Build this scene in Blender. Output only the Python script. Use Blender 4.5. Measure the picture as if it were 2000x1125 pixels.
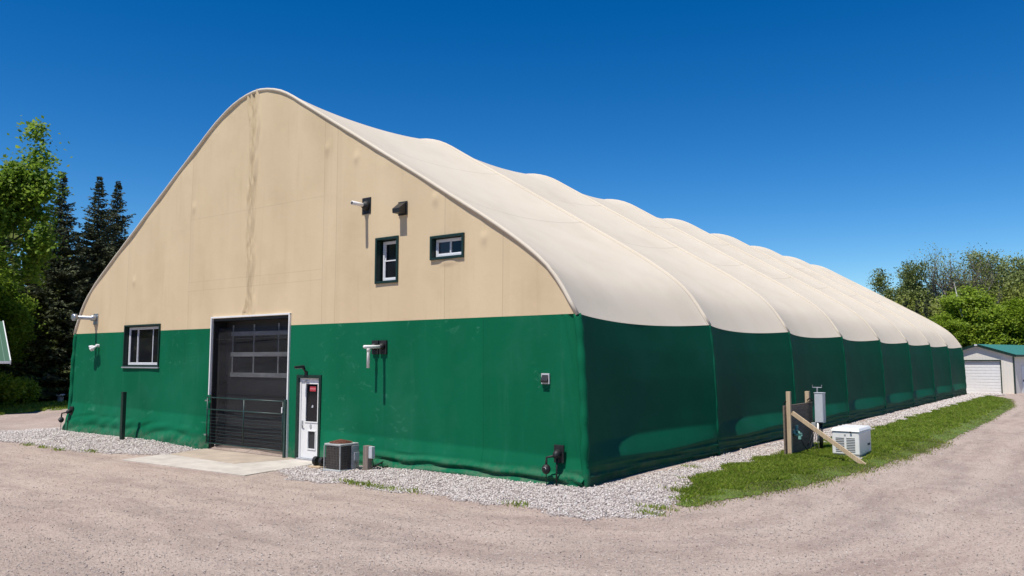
import bpy, bmesh, math, random
import numpy as np
from mathutils import Vector
R = math.radians
for o in list(bpy.data.objects): bpy.data.objects.remove(o)
scene = bpy.context.scene
col = scene.collection

# ------------------------------------------------------------------ camera
cd = bpy.data.cameras.new('camera'); cam = bpy.data.objects.new('camera', cd); col.objects.link(cam)
cd.lens = 28.03; cd.sensor_width = 36; cd.clip_end = 3000; cd.clip_start = .1
cam.location = (8.0114, -13.1559, 2.4)
cam.rotation_euler = (R(90 + 5.17), 0, R(36.61))
scene.camera = cam

# ------------------------------------------------------------------ sky and sun
SUN_EL, SUN_X = 64.5, -0.027
w = bpy.data.worlds.new('World'); scene.world = w; w.use_nodes = True
nt = w.node_tree; nt.nodes.clear()
sky = nt.nodes.new('ShaderNodeTexSky'); sky.sky_type = 'NISHITA'; sky.sun_disc = False
sky.sun_elevation = R(SUN_EL); sky.sun_rotation = R(180); sky.altitude = 500
sky.air_density = 1.0; sky.dust_density = 0.0; sky.ozone_density = 3.2
hs = nt.nodes.new('ShaderNodeHueSaturation'); hs.inputs['Saturation'].default_value = 1.28; hs.inputs['Value'].default_value = 1.0
bg = nt.nodes.new('ShaderNodeBackground'); bg.inputs['Strength'].default_value = 0.074
wo = nt.nodes.new('ShaderNodeOutputWorld')
nt.links.new(sky.outputs[0], hs.inputs['Color']); gm = nt.nodes.new('ShaderNodeGamma'); gm.inputs[1].default_value = 1.25
h2_ = nt.nodes.new('ShaderNodeHueSaturation'); h2_.inputs['Saturation'].default_value = 1.07
nt.links.new(hs.outputs[0], gm.inputs[0]); nt.links.new(gm.outputs[0], h2_.inputs['Color']); nt.links.new(h2_.outputs[0], bg.inputs[0]); nt.links.new(bg.outputs[0], wo.inputs[0])
sl = bpy.data.lights.new('sun', 'SUN'); sl.energy = 5.0; sl.angle = R(0.53); sl.color = (1.0, .955, .875)
so = bpy.data.objects.new('sun', sl); col.objects.link(so); so.location = (-10, -40, 60)
sd = Vector((SUN_X, -math.cos(R(SUN_EL)), math.sin(R(SUN_EL)))).normalized()
so.rotation_euler = sd.to_track_quat('Z', 'Y').to_euler()
scene.view_settings.view_transform = 'Standard'; scene.view_settings.look = 'None'
scene.view_settings.exposure = 0.08; scene.view_settings.gamma = 1.0

# ------------------------------------------------------------------ node helpers
def mat(name, color=(.5, .5, .5), rough=.6, metal=0.0, spec=.5):
    m = bpy.data.materials.new(name); m.use_nodes = True
    b = m.node_tree.nodes['Principled BSDF']
    b.inputs['Base Color'].default_value = (*color, 1); b.inputs['Roughness'].default_value = rough
    b.inputs['Metallic'].default_value = metal; b.inputs['Specular IOR Level'].default_value = spec
    return m
class N:
    """small wrapper to write shader graphs"""
    def __init__(s, m): s.m = m; s.t = m.node_tree; s.b = s.t.nodes['Principled BSDF']
    def n(s, kind, **kw):
        x = s.t.nodes.new('ShaderNode' + kind)
        for k, v in kw.items():
            if k.startswith('_'): setattr(x, k[1:], v)
            else: s.set(x, k, v)
        return x
    def set(s, x, k, v):
        k = int(k[1:]) if k[0] == 'i' and k[1:].isdigit() else k.replace('__', ' ')
        i = x.inputs[k]
        if hasattr(v, 'is_output') or isinstance(v, bpy.types.NodeSocket): s.t.links.new(v, i)
        else:
            i.default_value = v
    def pos(s): return s.n('NewGeometry').outputs['Position']
    def obj(s): return s.n('TexCoord').outputs['Object']
    def sep(s, v): return s.n('SeparateXYZ', i0=v).outputs
    def math(s, op, a, b=0.0, c=None, clamp=False):
        x = s.n('Math', _operation=op, _use_clamp=clamp, i0=a, i1=b)
        if c is not None: s.set(x, 'i2', c)
        return x.outputs[0]
    def comb(s, a, b, c): return s.n('CombineXYZ', i0=a, i1=b, i2=c).outputs[0]
    def scale(s, v, sc):
        return s.n('Mapping', Vector=v, Scale=sc).outputs[0]
    def noise(s, v, scale=5, detail=4, rough=.55, dist=0.0):
        return s.n('TexNoise', Vector=v, Scale=scale, Detail=detail, Roughness=rough, Distortion=dist).outputs[0]
    def ramp(s, f, stops):
        x = s.n('ValToRGB', Fac=f); e = x.color_ramp.elements
        while len(e) < len(stops): e.new(.5)
        for k, (p, c) in enumerate(stops):
            e[k].position = p; e[k].color = (*c, 1) if len(c) == 3 else c
        return x.outputs[0]
    def rng(s, f, a, b, c=0.0, d=1.0): return s.n('MapRange', Value=f, From__Min=a, From__Max=b, To__Min=c, To__Max=d).outputs[0]
    def mix(s, f, a, b, mode='MIX'):
        x = s.t.nodes.new('ShaderNodeMix'); x.data_type = 'RGBA'; x.blend_type = mode
        for k, v in ((0, f), (6, a), (7, b)):
            if isinstance(v, bpy.types.NodeSocket): s.t.links.new(v, x.inputs[k])
            else: x.inputs[k].default_value = v if k == 0 else (*v, 1)
        return x.outputs[2]
    def color(s, c): s.t.links.new(c, s.b.inputs['Base Color'])
    def rough(s, r): s.t.links.new(r, s.b.inputs['Roughness'])
    def bump(s, h, strength=.3, dist=.02):
        x = s.n('Bump', Height=h, Strength=strength, Distance=dist); s.t.links.new(x.outputs[0], s.b.inputs['Normal'])
    def island(s): return s.n('NewGeometry').outputs['Random Per Island']
    def line(s, c, at, width):   # 1 on a thin line where coordinate c == at
        return s.math('LESS_THAN', s.math('ABSOLUTE', s.math('SUBTRACT', c, at)), width)

def weathered(name, color, rough=.55, metal=0., var=.12, scale=8, bump=.0, spec=.5):
    m = mat(name, color, rough, metal, spec); g = N(m)
    n = g.noise(g.obj(), scale, 6, .65)
    c = tuple(max(0, v * (1 - var * 1.6)) for v in color); d = tuple(min(1, v * (1 + var)) for v in color)
    g.color(g.ramp(n, [(.3, c), (.7, d)]))
    if bump: g.bump(g.noise(g.obj(), scale * 6, 3), bump, .01)
    return m

# ------------------------------------------------------------------ materials
EAVE_Z = 3.3
def fabric(name, base, light, dark, front=False, side=False, stain=(.36, .25, .12)):
    m = mat(name, base, .65, spec=.07); g = N(m); p = g.pos(); x, y, z = g.sep(p)
    streak = g.noise(g.scale(p, (1.1, 1.1, .22)), .9, 3, .5)
    blot = g.noise(p, .55, 4, .6)
    c = g.mix(g.rng(streak, .2, .8), dark, light)
    c = g.mix(g.math('MULTIPLY', g.rng(blot, .5, .75), .22), c, stain)
    if front:
        runs = g.noise(g.scale(p, (4.5, 1, .3)), 1.1, 3, .6)
        c = g.mix(g.math('MULTIPLY', g.rng(runs, .58, .85), .22), c, stain)
        for zz in (4.42, 4.68, 6.55): c = g.mix(g.math('MULTIPLY', g.math('MULTIPLY', g.line(z, zz, .010), g.math('LESS_THAN', g.math('ABSOLUTE', g.math('SUBTRACT', x, -10.7)), 3.0)), .22), c, tuple(v * .6 for v in dark))
        for at in front:
            c = g.mix(g.math('MULTIPLY', g.line(x, at, .010), .38), c, tuple(v * .55 for v in dark))
            wd = g.math('LESS_THAN', g.math('ABSOLUTE', g.math('SUBTRACT', x, at + .09)), .09)
            c = g.mix(g.math('MULTIPLY', wd, .10), c, tuple(v * .75 for v in dark))
        ctr = g.math('ADD', g.math('MULTIPLY', g.noise(g.comb(0.0, 0.0, g.math('MULTIPLY', z, .8)), 1.0, 3, .5), .35), -10.9)
        ax = g.math('ABSOLUTE', g.math('SUBTRACT', x, ctr)); up = g.math('GREATER_THAN', z, EAVE_Z)
        soil = g.math('MULTIPLY', g.rng(ax, .26, .02), g.rng(g.noise(g.scale(p, (14, 1, 1.2)), 1.0, 4, .7), .38, .66))
        c = g.mix(g.math('MULTIPLY', g.math('MULTIPLY', soil, up), .62), c, (.27, .20, .105))
    g.color(c)
    fine = g.noise(p, 2.2, 5, .62)
    g.bump(fine, .14, .05)
    return m
cream_front = fabric('cream_fabric_front', (.6, .5, .36), (.70, .55, .355), (.625, .48, .30), front=(-17.2, -13.65, -7.69, -7.2, -3.61, -2.0))
cream_roof = fabric('cream_fabric_roof', (.62, .55, .45), (.67, .59, .475), (.63, .545, .425), stain=(.42, .36, .28))
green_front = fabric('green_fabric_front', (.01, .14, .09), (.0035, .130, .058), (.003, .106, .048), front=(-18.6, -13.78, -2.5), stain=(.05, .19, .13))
green_side_shaded = fabric('green_fabric_side_shaded', (.01, .12, .08), (.003, .092, .048), (.003, .078, .040), stain=(.02, .13, .09))  # darker copy of the front green: the side wall's shade put into its colour
# scuffs on the green front cloth
g = N(green_front); p = g.pos()
src = g.b.inputs['Base Color'].links[0].from_socket
sc = g.noise(g.scale(p, (1.2, 1, 2.2)), 2.1, 8, .72, .8)
msk = g.rng(g.noise(p, .38, 2, .5), .46, .60)
c = g.mix(g.math('MULTIPLY', g.math('MULTIPLY', g.rng(sc, .58, .74), msk), .65), src, (.10, .30, .21))
fade = g.rng(g.noise(g.scale(p, (1, 1, .5)), .33, 3, .6), .42, .62)
c = g.mix(g.math('MULTIPLY', fade, .35), c, (.010, .175, .088))
dust = g.math('MULTIPLY', g.rng(g.sep(p)[2], .35, 0.0), g.rng(g.noise(p, 5, 6, .75), .42, .7))
g.color(g.mix(g.math('MULTIPLY', dust, .5), c, (.25, .22, .17)))
g = N(green_side_shaded); p = g.pos(); src = g.b.inputs['Base Color'].links[0].from_socket
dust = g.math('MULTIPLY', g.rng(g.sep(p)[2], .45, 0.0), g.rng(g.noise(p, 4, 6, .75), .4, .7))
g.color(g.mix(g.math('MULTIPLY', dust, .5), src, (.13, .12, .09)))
# seams running along the roof: UV u is the distance along the arch
g = N(cream_roof); src = g.b.inputs['Base Color'].links[0].from_socket
uv = g.n('UVMap', _uv_map='UVMap').outputs[0]; u, v, _ = g.sep(uv)
c = src
for at in (.2, .345, .5, .655, .8): c = g.mix(g.math('MULTIPLY', g.line(u, at, .0008), .28), c, (.22, .18, .14))
c = g.mix(g.math('MULTIPLY', g.line(v, .985, .003), .35), c, (.30, .25, .19))
g.color(c)

def gravel_road():
    m = mat('gravel_road', (.4, .33, .3), .95, spec=.2); g = N(m); p = g.pos(); x, y, z = g.sep(p)
    mx = g.math('MAXIMUM', x, 0.0); my = g.math('MAXIMUM', g.math('MULTIPLY', y, -1.0), 0.0)
    d = g.math('SQRT', g.math('ADD', g.math('MULTIPLY', mx, mx), g.math('MULTIPLY', my, my)))
    along = g.math('ADD', g.math('MULTIPLY', x, .09), g.math('MULTIPLY', y, .09))
    big = g.noise(p, .22, 4, .6); mid = g.noise(p, 1.3, 6, .7)
    trk = g.noise(g.comb(g.math('MULTIPLY', g.math('ADD', d, g.math('MULTIPLY', big, 1.2)), .9), g.math('MULTIPLY', along, 1.8), 0.0), 1.5, 8, .72)
    fine = g.noise(p, 19, 8, .85)
    c = g.mix(g.rng(mid, .35, .65), (.35, .268, .225), (.49, .388, .325))
    c = g.mix(g.math('MULTIPLY', g.rng(big, .48, .62), .45), c, (.44, .31, .255))
    c = g.mix(g.math('MULTIPLY', g.math('MULTIPLY', g.rng(trk, .46, .62), g.rng(big, .35, .6, .45, 1)), .9), c, (.53, .42, .345))
    c = g.mix(g.math('MULTIPLY', g.math('MULTIPLY', g.rng(trk, .46, .32), g.rng(mid, .35, .6, .4, 1)), .6), c, (.25, .195, .175))
    dd = g.math('ADD', d, g.math('MULTIPLY', mid, .5))
    for at in (4.3, 5.9, 7.6, 9.4):
        band = g.rng(g.math('ABSOLUTE', g.math('SUBTRACT', dd, at)), .38, .05)
        c = g.mix(g.math('MULTIPLY', g.math('MULTIPLY', band, g.rng(trk, .35, .6)), .42), c, (.56, .455, .385))
        edge_ = g.rng(g.math('ABSOLUTE', g.math('SUBTRACT', dd, at + .5)), .16, .02)
        c = g.mix(g.math('MULTIPLY', g.math('MULTIPLY', edge_, g.rng(trk, .6, .4)), .45), c, (.27, .20, .17))
    c = g.mix(g.math('MULTIPLY', g.rng(fine, .52, .64), .9), c, (.17, .135, .12))
    c = g.mix(g.math('MULTIPLY', g.rng(fine, .45, .32), .8), c, (.66, .56, .48))
    v1 = g.n('TexVoronoi', Vector=p, Scale=42.0); peb = g.ramp(v1.outputs['Color'], [(.0, (.15, .13, .125)), (.35, (.33, .27, .235)), (.75, (.5, .43, .38)), (1, (.74, .69, .65))])
    c = g.mix(g.math('MULTIPLY', g.math('LESS_THAN', v1.outputs['Distance'], .32), .42), c, peb)
    rr = g.math('SQRT', g.math('ADD', g.math('POWER', g.math('ADD', x, 6.0), 2.0), g.math('POWER', g.math('SUBTRACT', y, 20.0), 2.0)))
    far = g.rng(g.math('ADD', rr, g.math('MULTIPLY', big, 8.0)), 52, 56)
    c = g.mix(far, c, g.mix(mid, (.05, .085, .02), (.12, .13, .05)))
    g.color(c)
    h = g.math('ADD', g.math('MULTIPLY', fine, .6), g.math('MULTIPLY', g.math('SUBTRACT', 1.0, v1.outputs['Distance']), .5))
    g.bump(g.math('ADD', h, g.math('MULTIPLY', trk, .8)), .8, .035)
    return m
road_m = gravel_road()
def stones_mat(name, stops):
    m = mat(name, (.5, .45, .42), .85, spec=.3); g = N(m)
    c = g.ramp(g.island(), stops)
    n = g.noise(g.pos(), 60, 3)
    g.color(g.mix(.35, c, g.ramp(n, [(.3, (.25, .22, .2)), (.7, (.75, .70, .66))])))
    return m
stone_m = stones_mat('washed_stone', [(0, (.13, .105, .10)), (.18, (.34, .26, .23)), (.4, (.54, .455, .40)), (.7, (.66, .595, .545)), (1, (.82, .78, .73))])
pebble_m = stones_mat('road_pebble', [(0, (.11, .09, .085)), (.2, (.25, .195, .17)), (.6, (.42, .335, .285)), (.88, (.60, .50, .43)), (1, (.84, .77, .70))])
bed_m = mat('stone_bed', (.3, .26, .24), .95); g = N(bed_m)
vv = g.n('TexVoronoi', Vector=g.pos(), Scale=22.0)
g.color(g.ramp(vv.outputs['Color'], [(0, (.10, .085, .08)), (.4, (.34, .28, .26)), (1, (.68, .63, .6))]))
g.bump(g.math('SUBTRACT', 1.0, vv.outputs['Distance']), .9, .03)

def foliage(name, stops, trans=.35, rough=.55):
    m = mat(name, stops[0][1], rough, spec=.3); g = N(m)
    c = g.ramp(g.island(), stops)
    big = g.noise(g.obj(), .9, 3, .6)
    c = g.mix(g.rng(big, .62, .38, 0, .35), c, tuple(v * .9 for v in stops[0][1]))
    g.color(c)
    tr = g.n('BsdfTranslucent', Color=c)
    mx = g.n('MixShader', i0=trans, i1=g.b.outputs[0], i2=tr.outputs[0])
    g.t.links.new(mx.outputs[0], g.t.nodes['Material Output'].inputs[0])
    return m
maple_m = foliage('maple_leaves', [(0, (.11, .20, .018)), (.5, (.21, .34, .035)), (1, (.36, .47, .06))], .58)
bright_m = foliage('young_maple_leaves', [(0, (.14, .22, .015)), (.5, (.25, .36, .025)), (1, (.38, .48, .05))], .45)
olive_m = foliage('olive_leaves', [(0, (.14, .165, .03)), (.5, (.22, .26, .045)), (1, (.34, .37, .08))], .35)
blue_m = foliage('willow_leaves', [(0, (.14, .18, .05)), (.5, (.22, .27, .08)), (1, (.34, .38, .14))], .35)
spruce_m = foliage('spruce_needles', [(0, (.035, .048, .024)), (.6, (.075, .092, .045)), (1, (.16, .175, .08))], .08, .7)
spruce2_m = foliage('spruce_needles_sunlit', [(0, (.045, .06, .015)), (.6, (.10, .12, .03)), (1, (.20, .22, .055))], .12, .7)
grass_m = foliage('grass_blades', [(0, (.13, .21, .015)), (.5, (.27, .38, .035)), (.85, (.37, .44, .06)), (1, (.42, .38, .12))], .35)
dry_m = foliage('dry_grass_blades', [(0, (.10, .13, .03)), (.5, (.24, .22, .09)), (1, (.42, .36, .2))], .3)
turf_m = mat('turf_soil', (.08, .09, .03), .95); g = N(turf_m)
g.color(g.ramp(g.noise(g.pos(), 3, 6, .7), [(.3, (.08, .13, .02)), (.6, (.14, .20, .035)), (.8, (.24, .22, .10))])); g.bump(g.noise(g.pos(), 30, 4), .6, .03)
floor_m = mat('forest_floor', (.05, .05, .03), .95); g = N(floor_m)
g.color(g.ramp(g.noise(g.pos(), 1.5, 6, .7), [(.3, (.02, .03, .012)), (.6, (.05, .06, .02)), (.8, (.10, .09, .05))]))
bark_m = weathered('bark', (.085, .068, .052), .9, var=.35, scale=5, bump=.6)
grey_bark = weathered('grey_bark', (.22, .19, .165), .9, var=.3, scale=5, bump=.5)
birch_m = weathered('birch_bark', (.62, .58, .52), .8, var=.3, scale=6)

conc_light = weathered('pale_concrete', (.52, .47, .41), .9, var=.13, scale=2.2, bump=.15)
conc_dark = weathered('worn_concrete', (.43, .35, .27), .9, var=.14, scale=1.6, bump=.15)
black_m = weathered('black_rubber', (.013, .013, .014), .6, var=.3)
blackmetal = weathered('black_metal', (.016, .017, .018), .45, var=.25)
darkgreen = weathered('dark_green_trim', (.006, .028, .02), .45, var=.2)
gategreen = weathered('gate_green_paint', (.018, .05, .045), .4, var=.25, scale=14)
white_m = weathered('white_paint', (.80, .79, .77), .45, var=.04, scale=5)
vinyl_m = weathered('white_vinyl', (.74, .74, .75), .35, var=.04, scale=8)
pvc_m = weathered('white_pipe', (.86, .83, .79), .4, var=.06, scale=9)
galv_m = weathered('galvanized_steel', (.42, .44, .46), .38, .7, var=.2, scale=14)
alu_m = weathered('aluminium', (.40, .41, .43), .45, .3, var=.1, scale=6)
doorleaf_m = weathered('dark_door_panel', (.035, .035, .038), .5, var=.15, scale=3)
acgrey = weathered('grey_enamel', (.40, .41, .40), .5, var=.12, scale=10)
coil_m = weathered('dark_coil', (.085, .070, .060), .6, var=.35, scale=25)
rust_m = weathered('rust', (.20, .075, .045), .85, var=.4, scale=16, bump=.4)
plywood_m = mat('old_plywood', (.12, .09, .07), .85); g = N(plywood_m)
g.color(g.ramp(g.noise(g.scale(g.obj(), (14, 2, 14)), 1.5, 6, .7), [(.3, (.12, .088, .062)), (.55, (.21, .155, .11)), (.8, (.32, .24, .17))])); g.bump(g.noise(g.scale(g.obj(), (14, 2, 14)), 3, 5), .3, .01)
def lumber(name, a, b):
    m = mat(name, a, .8); g = N(m)
    g.color(g.ramp(g.noise(g.scale(g.obj(), (30, 30, 1.6)), 1.2, 6, .7), [(.3, a), (.7, b)])); g.bump(g.noise(g.scale(g.obj(), (40, 40, 2)), 2, 4), .25, .006)
    return m
pine_m = lumber('new_lumber', (.42, .30, .18), (.62, .48, .32))
greywood = lumber('weathered_timber', (.15, .115, .095), (.29, .235, .20))
boxgrey = weathered('light_grey_steel', (.52, .54, .56), .45, var=.06, scale=6)
teal_m = weathered('faded_teal_plastic', (.20, .42, .36), .5, var=.15, scale=15)
gen_m = weathered('ivory_enamel', (.83, .82, .78), .38, var=.04, scale=4)
slot_m = mat('slot_shadow', (.05, .05, .05), .8)
siding_m = mat('cream_siding', (.6, .56, .5), .55); g = N(siding_m); x_, y_, z_ = g.sep(g.obj())
rib_ = g.math('PINGPONG', g.math('ADD', x_, y_), .115)
g.color(g.mix(g.rng(rib_, .0, .012, .25, 0), (.76, .71, .63), (.5, .46, .40))); g.bump(g.rng(rib_, 0, .02), .5, .015)
roofgreen = mat('green_roof_metal', (.05, .2, .15), .4, .1); g = N(roofgreen); x_, y_, z_ = g.sep(g.obj())
rib_ = g.math('PINGPONG', y_, .15)
g.color(g.mix(g.rng(rib_, .0, .02, .5, 0), (.055, .235, .185), (.10, .30, .25))); g.bump(g.rng(rib_, 0, .025, 1, 0), .6, .02)
shedroof = mat('old_green_roof_metal', (.08, .16, .10), .45, .1); g = N(shedroof); x_, y_, z_ = g.sep(g.obj())
rib_ = g.math('PINGPONG', y_, .11)
g.color(g.mix(g.rng(rib_, .0, .02, .8, 0), (.07, .15, .095), (.22, .33, .25))); g.bump(g.rng(rib_, 0, .02, 1, 0), .6, .02)
brown_m = weathered('brown_boards', (.10, .045, .03), .8, var=.25, scale=6)
redsign_m = mat('red_sign', (.42, .035, .05), .5)
glass_m = mat('dark_glass', (.010, .011, .015), .06, spec=.32)
glass_brown = mat('dark_glass_curtain', (.03, .018, .016), .08, spec=.5)
lens_m = mat('lamp_lens', (.5, .5, .48), .2)
chrome_m = mat('polished_globe', (.75, .74, .72), .12, 1.0)
# fly screen over the big door: dark net that half hides the door behind it
screen_m = mat('door_screen_net', (.02, .02, .022), .8); g = N(screen_m)
tb = g.n('BsdfTransparent'); xx, yy, zz = g.sep(g.pos())
wv = g.noise(g.scale(g.pos(), (1.2, 1, 7)), 1.1, 4, .6)
fac = g.rng(wv, .35, .65, .36, .54)
mx = g.n('MixShader', i0=fac, i1=tb.outputs[0], i2=g.b.outputs[0]); g.t.links.new(mx.outputs[0], g.t.nodes['Material Output'].inputs[0])

# ------------------------------------------------------------------ object helpers
def tag(o, label=None, cat=None, group=None, kind=None):
    if label: o['label'] = label
    if cat: o['category'] = cat
    if group: o['group'] = group
    if kind: o['kind'] = kind
    return o
def wloc(o):
    v = Vector((0, 0, 0))
    while o is not None: v = v + o.location; o = o.parent
    return v
def thing(name, loc, label, cat, group=None):
    o = bpy.data.objects.new(name, None); o.location = loc; o.empty_display_size = .3; col.objects.link(o)
    return tag(o, label, cat, group)
def raw_mesh(name, V, F, m, parent=None, smooth=False, uv=None):
    """V (n,3) world coordinates, F (k,3|4) int array"""
    V = np.asarray(V, np.float32).copy()
    if parent is not None: V -= np.array(wloc(parent), np.float32)
    me = bpy.data.meshes.new(name); k = F.shape[1]
    me.vertices.add(len(V)); me.vertices.foreach_set('co', V.ravel())
    me.loops.add(F.size); me.loops.foreach_set('vertex_index', F.astype(np.int32).ravel())
    me.polygons.add(len(F)); me.polygons.foreach_set('loop_start', np.arange(0, F.size, k, dtype=np.int32))
    me.polygons.foreach_set('loop_total', np.full(len(F), k, np.int32))
    if smooth: me.polygons.foreach_set('use_smooth', np.ones(len(F), bool))
    me.update(calc_edges=True); me.validate()
    if uv is not None:
        l = me.uv_layers.new(name='UVMap'); l.data.foreach_set('uv', np.asarray(uv, np.float32)[F.ravel()].ravel())
    me.materials.append(m)
    o = bpy.data.objects.new(name, me); col.objects.link(o)
    if parent is not None: o.parent = parent
    return o
class MB:
    def __init__(s): s.v = []; s.f = []
    def add(s, vs, fs):
        n = len(s.v); s.v += [tuple(v) for v in vs]; s.f += [tuple(i + n for i in f) for f in fs]; return s
    def box(s, x0, x1, y0, y1, z0, z1):
        return s.add([(x0, y0, z0), (x1, y0, z0), (x1, y1, z0), (x0, y1, z0), (x0, y0, z1), (x1, y0, z1), (x1, y1, z1), (x0, y1, z1)],
                     [(0, 3, 2, 1), (4, 5, 6, 7), (0, 1, 5, 4), (1, 2, 6, 5), (2, 3, 7, 6), (3, 0, 4, 7)])
    def hexa(s, p):   # eight corners, bottom ring then top ring
        return s.add(p, [(0, 3, 2, 1), (4, 5, 6, 7), (0, 1, 5, 4), (1, 2, 6, 5), (2, 3, 7, 6), (3, 0, 4, 7)])
    def prism(s, poly, axis, a, b):   # poly of 2-D points extruded along an axis
        n = len(poly)
        def P(q, t): return {'x': (t, q[0], q[1]), 'y': (q[0], t, q[1]), 'z': (q[0], q[1], t)}[axis]
        vs = [P(q, a) for q in poly] + [P(q, b) for q in poly]
        return s.add(vs, [tuple(range(n)), tuple(range(2 * n - 1, n - 1, -1))] + [(i, i + n, (i + 1) % n + n, (i + 1) % n) for i in range(n)])
    def tube(s, pts, r, n=10, caps=True):
        pts = [Vector(p) for p in pts]; rs = r if isinstance(r, (list, tuple)) else [r] * len(pts)
        base = len(s.v); up = None
        for i, p in enumerate(pts):
            d = (pts[min(i + 1, len(pts) - 1)] - pts[max(i - 1, 0)]).normalized()
            if up is None: up = Vector((0, 0, 1)) if abs(d.z) < .9 else Vector((1, 0, 0))
            a = d.cross(up).normalized(); b = a.cross(d).normalized(); up = b
            for k in range(n):
                t = 2 * math.pi * k / n; s.v.append(tuple(p + (a * math.cos(t) + b * math.sin(t)) * rs[i]))
        for i in range(len(pts) - 1):
            for k in range(n):
                q = base + i * n; s.f.append((q + k, q + (k + 1) % n, q + n + (k + 1) % n, q + n + k))
        if caps:
            s.f.append(tuple(base + k for k in range(n - 1, -1, -1))); q = base + (len(pts) - 1) * n; s.f.append(tuple(q + k for k in range(n)))
        return s
    def ball(s, c, r, n=14, sz=1.0):
        c = Vector(c); pts = []; rs = []
        for i in range(n + 1):
            t = math.pi * i / n; pts.append(c + Vector((0, 0, -math.cos(t) * r * sz))); rs.append(max(.0005, math.sin(t) * r))
        base = len(s.v)
        for p, q in zip(pts, rs):
            for k in range(16):
                a = 2 * math.pi * k / 16; s.v.append((p.x + q * math.cos(a), p.y + q * math.sin(a), p.z))
        for i in range(n):
            for k in range(16): s.f.append((base + i * 16 + k, base + i * 16 + (k + 1) % 16, base + (i + 1) * 16 + (k + 1) % 16, base + (i + 1) * 16 + k))
        return s
    def build(s, name, m, parent=None, bevel=0, smooth=False):
        off = wloc(parent) if parent is not None else Vector((0, 0, 0))
        me = bpy.data.meshes.new(name); me.from_pydata([tuple(Vector(v) - off) for v in s.v], [], s.f); me.validate()
        bm = bmesh.new(); bm.from_mesh(me); bmesh.ops.recalc_face_normals(bm, faces=bm.faces); bm.to_mesh(me); bm.free()
        me.materials.append(m)
        if smooth: me.polygons.foreach_set('use_smooth', np.ones(len(me.polygons), bool))
        o = bpy.data.objects.new(name, me); col.objects.link(o)
        if parent is not None: o.parent = parent
        if bevel:
            b = o.modifiers.new('bevel', 'BEVEL'); b.width = bevel; b.segments = 2; b.limit_method = 'ANGLE'; b.angle_limit = R(40)
        return o
def copy_thing(root, loc, rz=0., s=1., sz=None, label=None):
    r = root.copy(); col.objects.link(r); r.location = loc; r.rotation_euler = (0, 0, rz); r.scale = (s, s, sz or s)
    if label: r['label'] = label
    for ch in list(root.children):
        c = ch.copy(); col.objects.link(c); c.parent = r
        for gch in ch.children:
            d = gch.copy(); col.objects.link(d); d.parent = c
    return r
def ss(a, b, x):
    t = np.clip((np.asarray(x, float) - a) / (b - a), 0, 1); return t * t * (3 - 2 * t)
def inpoly(px, py, poly):
    c = np.zeros(px.shape, bool); n = len(poly)
    for i in range(n):
        x0, y0 = poly[i]; x1, y1 = poly[(i + 1) % n]
        if y0 == y1: continue
        c ^= ((y0 > py) != (y1 > py)) & (px < (x1 - x0) * (py - y0) / (y1 - y0) + x0)
    return c
rng = np.random.default_rng(7)
CAM = np.array([8.01, -13.16])

# ------------------------------------------------------------------ ground
def gz(x, y):
    x = np.asarray(x, float); y = np.asarray(y, float)
    d = np.hypot(np.maximum(np.maximum(x, -20.8 - x), 0), np.maximum(np.maximum(-y, y - 51), 0))
    wf = np.clip(.35 + ss(-7, -2.5, x) + (1 - ss(-16, -13, x)), 0, 1) * (1 - (ss(-13.2, -12.6, x) * (1 - ss(-7.4, -6.9, x))))
    wgt = np.where(y < 0, wf, 1.0)
    F = (1 - ss(.4, 2.4, d)) * wgt
    F2 = (1 - ss(3.0, 4.6, x)) * ss(-.5, 3, y) * (x > 0)
    un = .018 * np.sin(x * .7 + 1.3 * np.sin(y * .45)) * np.cos(y * .8 + x * .2)
    un = un * ss(2.2, 4.0, d)
    return -.1 + .1 * np.maximum(F, F2) + un + .25 * ss(30, 60, np.hypot(x + 10, y - 20)) * (x < -30)
def axis(lo, hi, a, b, step, far):
    mid = np.arange(a, b + step / 2, step)
    l = a - np.geomspace(step, a - lo, far)[::-1]; h = b + np.geomspace(step, hi - b, far)
    return np.concatenate([l, mid, h])
def sheet(name, xs, ys, m, mask=None, lift=0., parent=None):
    X, Y = np.meshgrid(xs, ys, indexing='ij'); Z = gz(X, Y) + lift
    V = np.stack([X, Y, Z], -1).reshape(-1, 3); nx, ny = X.shape
    I = np.arange(nx * ny).reshape(nx, ny)
    F = np.stack([I[:-1, :-1], I[1:, :-1], I[1:, 1:], I[:-1, 1:]], -1).reshape(-1, 4)
    if mask is not None:
        cx = V[F].mean(1); F = F[mask(cx[:, 0], cx[:, 1])]
        us, inv = np.unique(F.ravel(), return_inverse=True); V = V[us]; F = inv.reshape(F.shape)
    return raw_mesh(name, V, F, m, parent, smooth=True)
GX = axis(-900, 900, -34, 14, .3, 26); GY = axis(-900, 900, -16, 58, .3, 26)
tag(sheet('ground', GX, GY, road_m), kind='structure')

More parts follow.
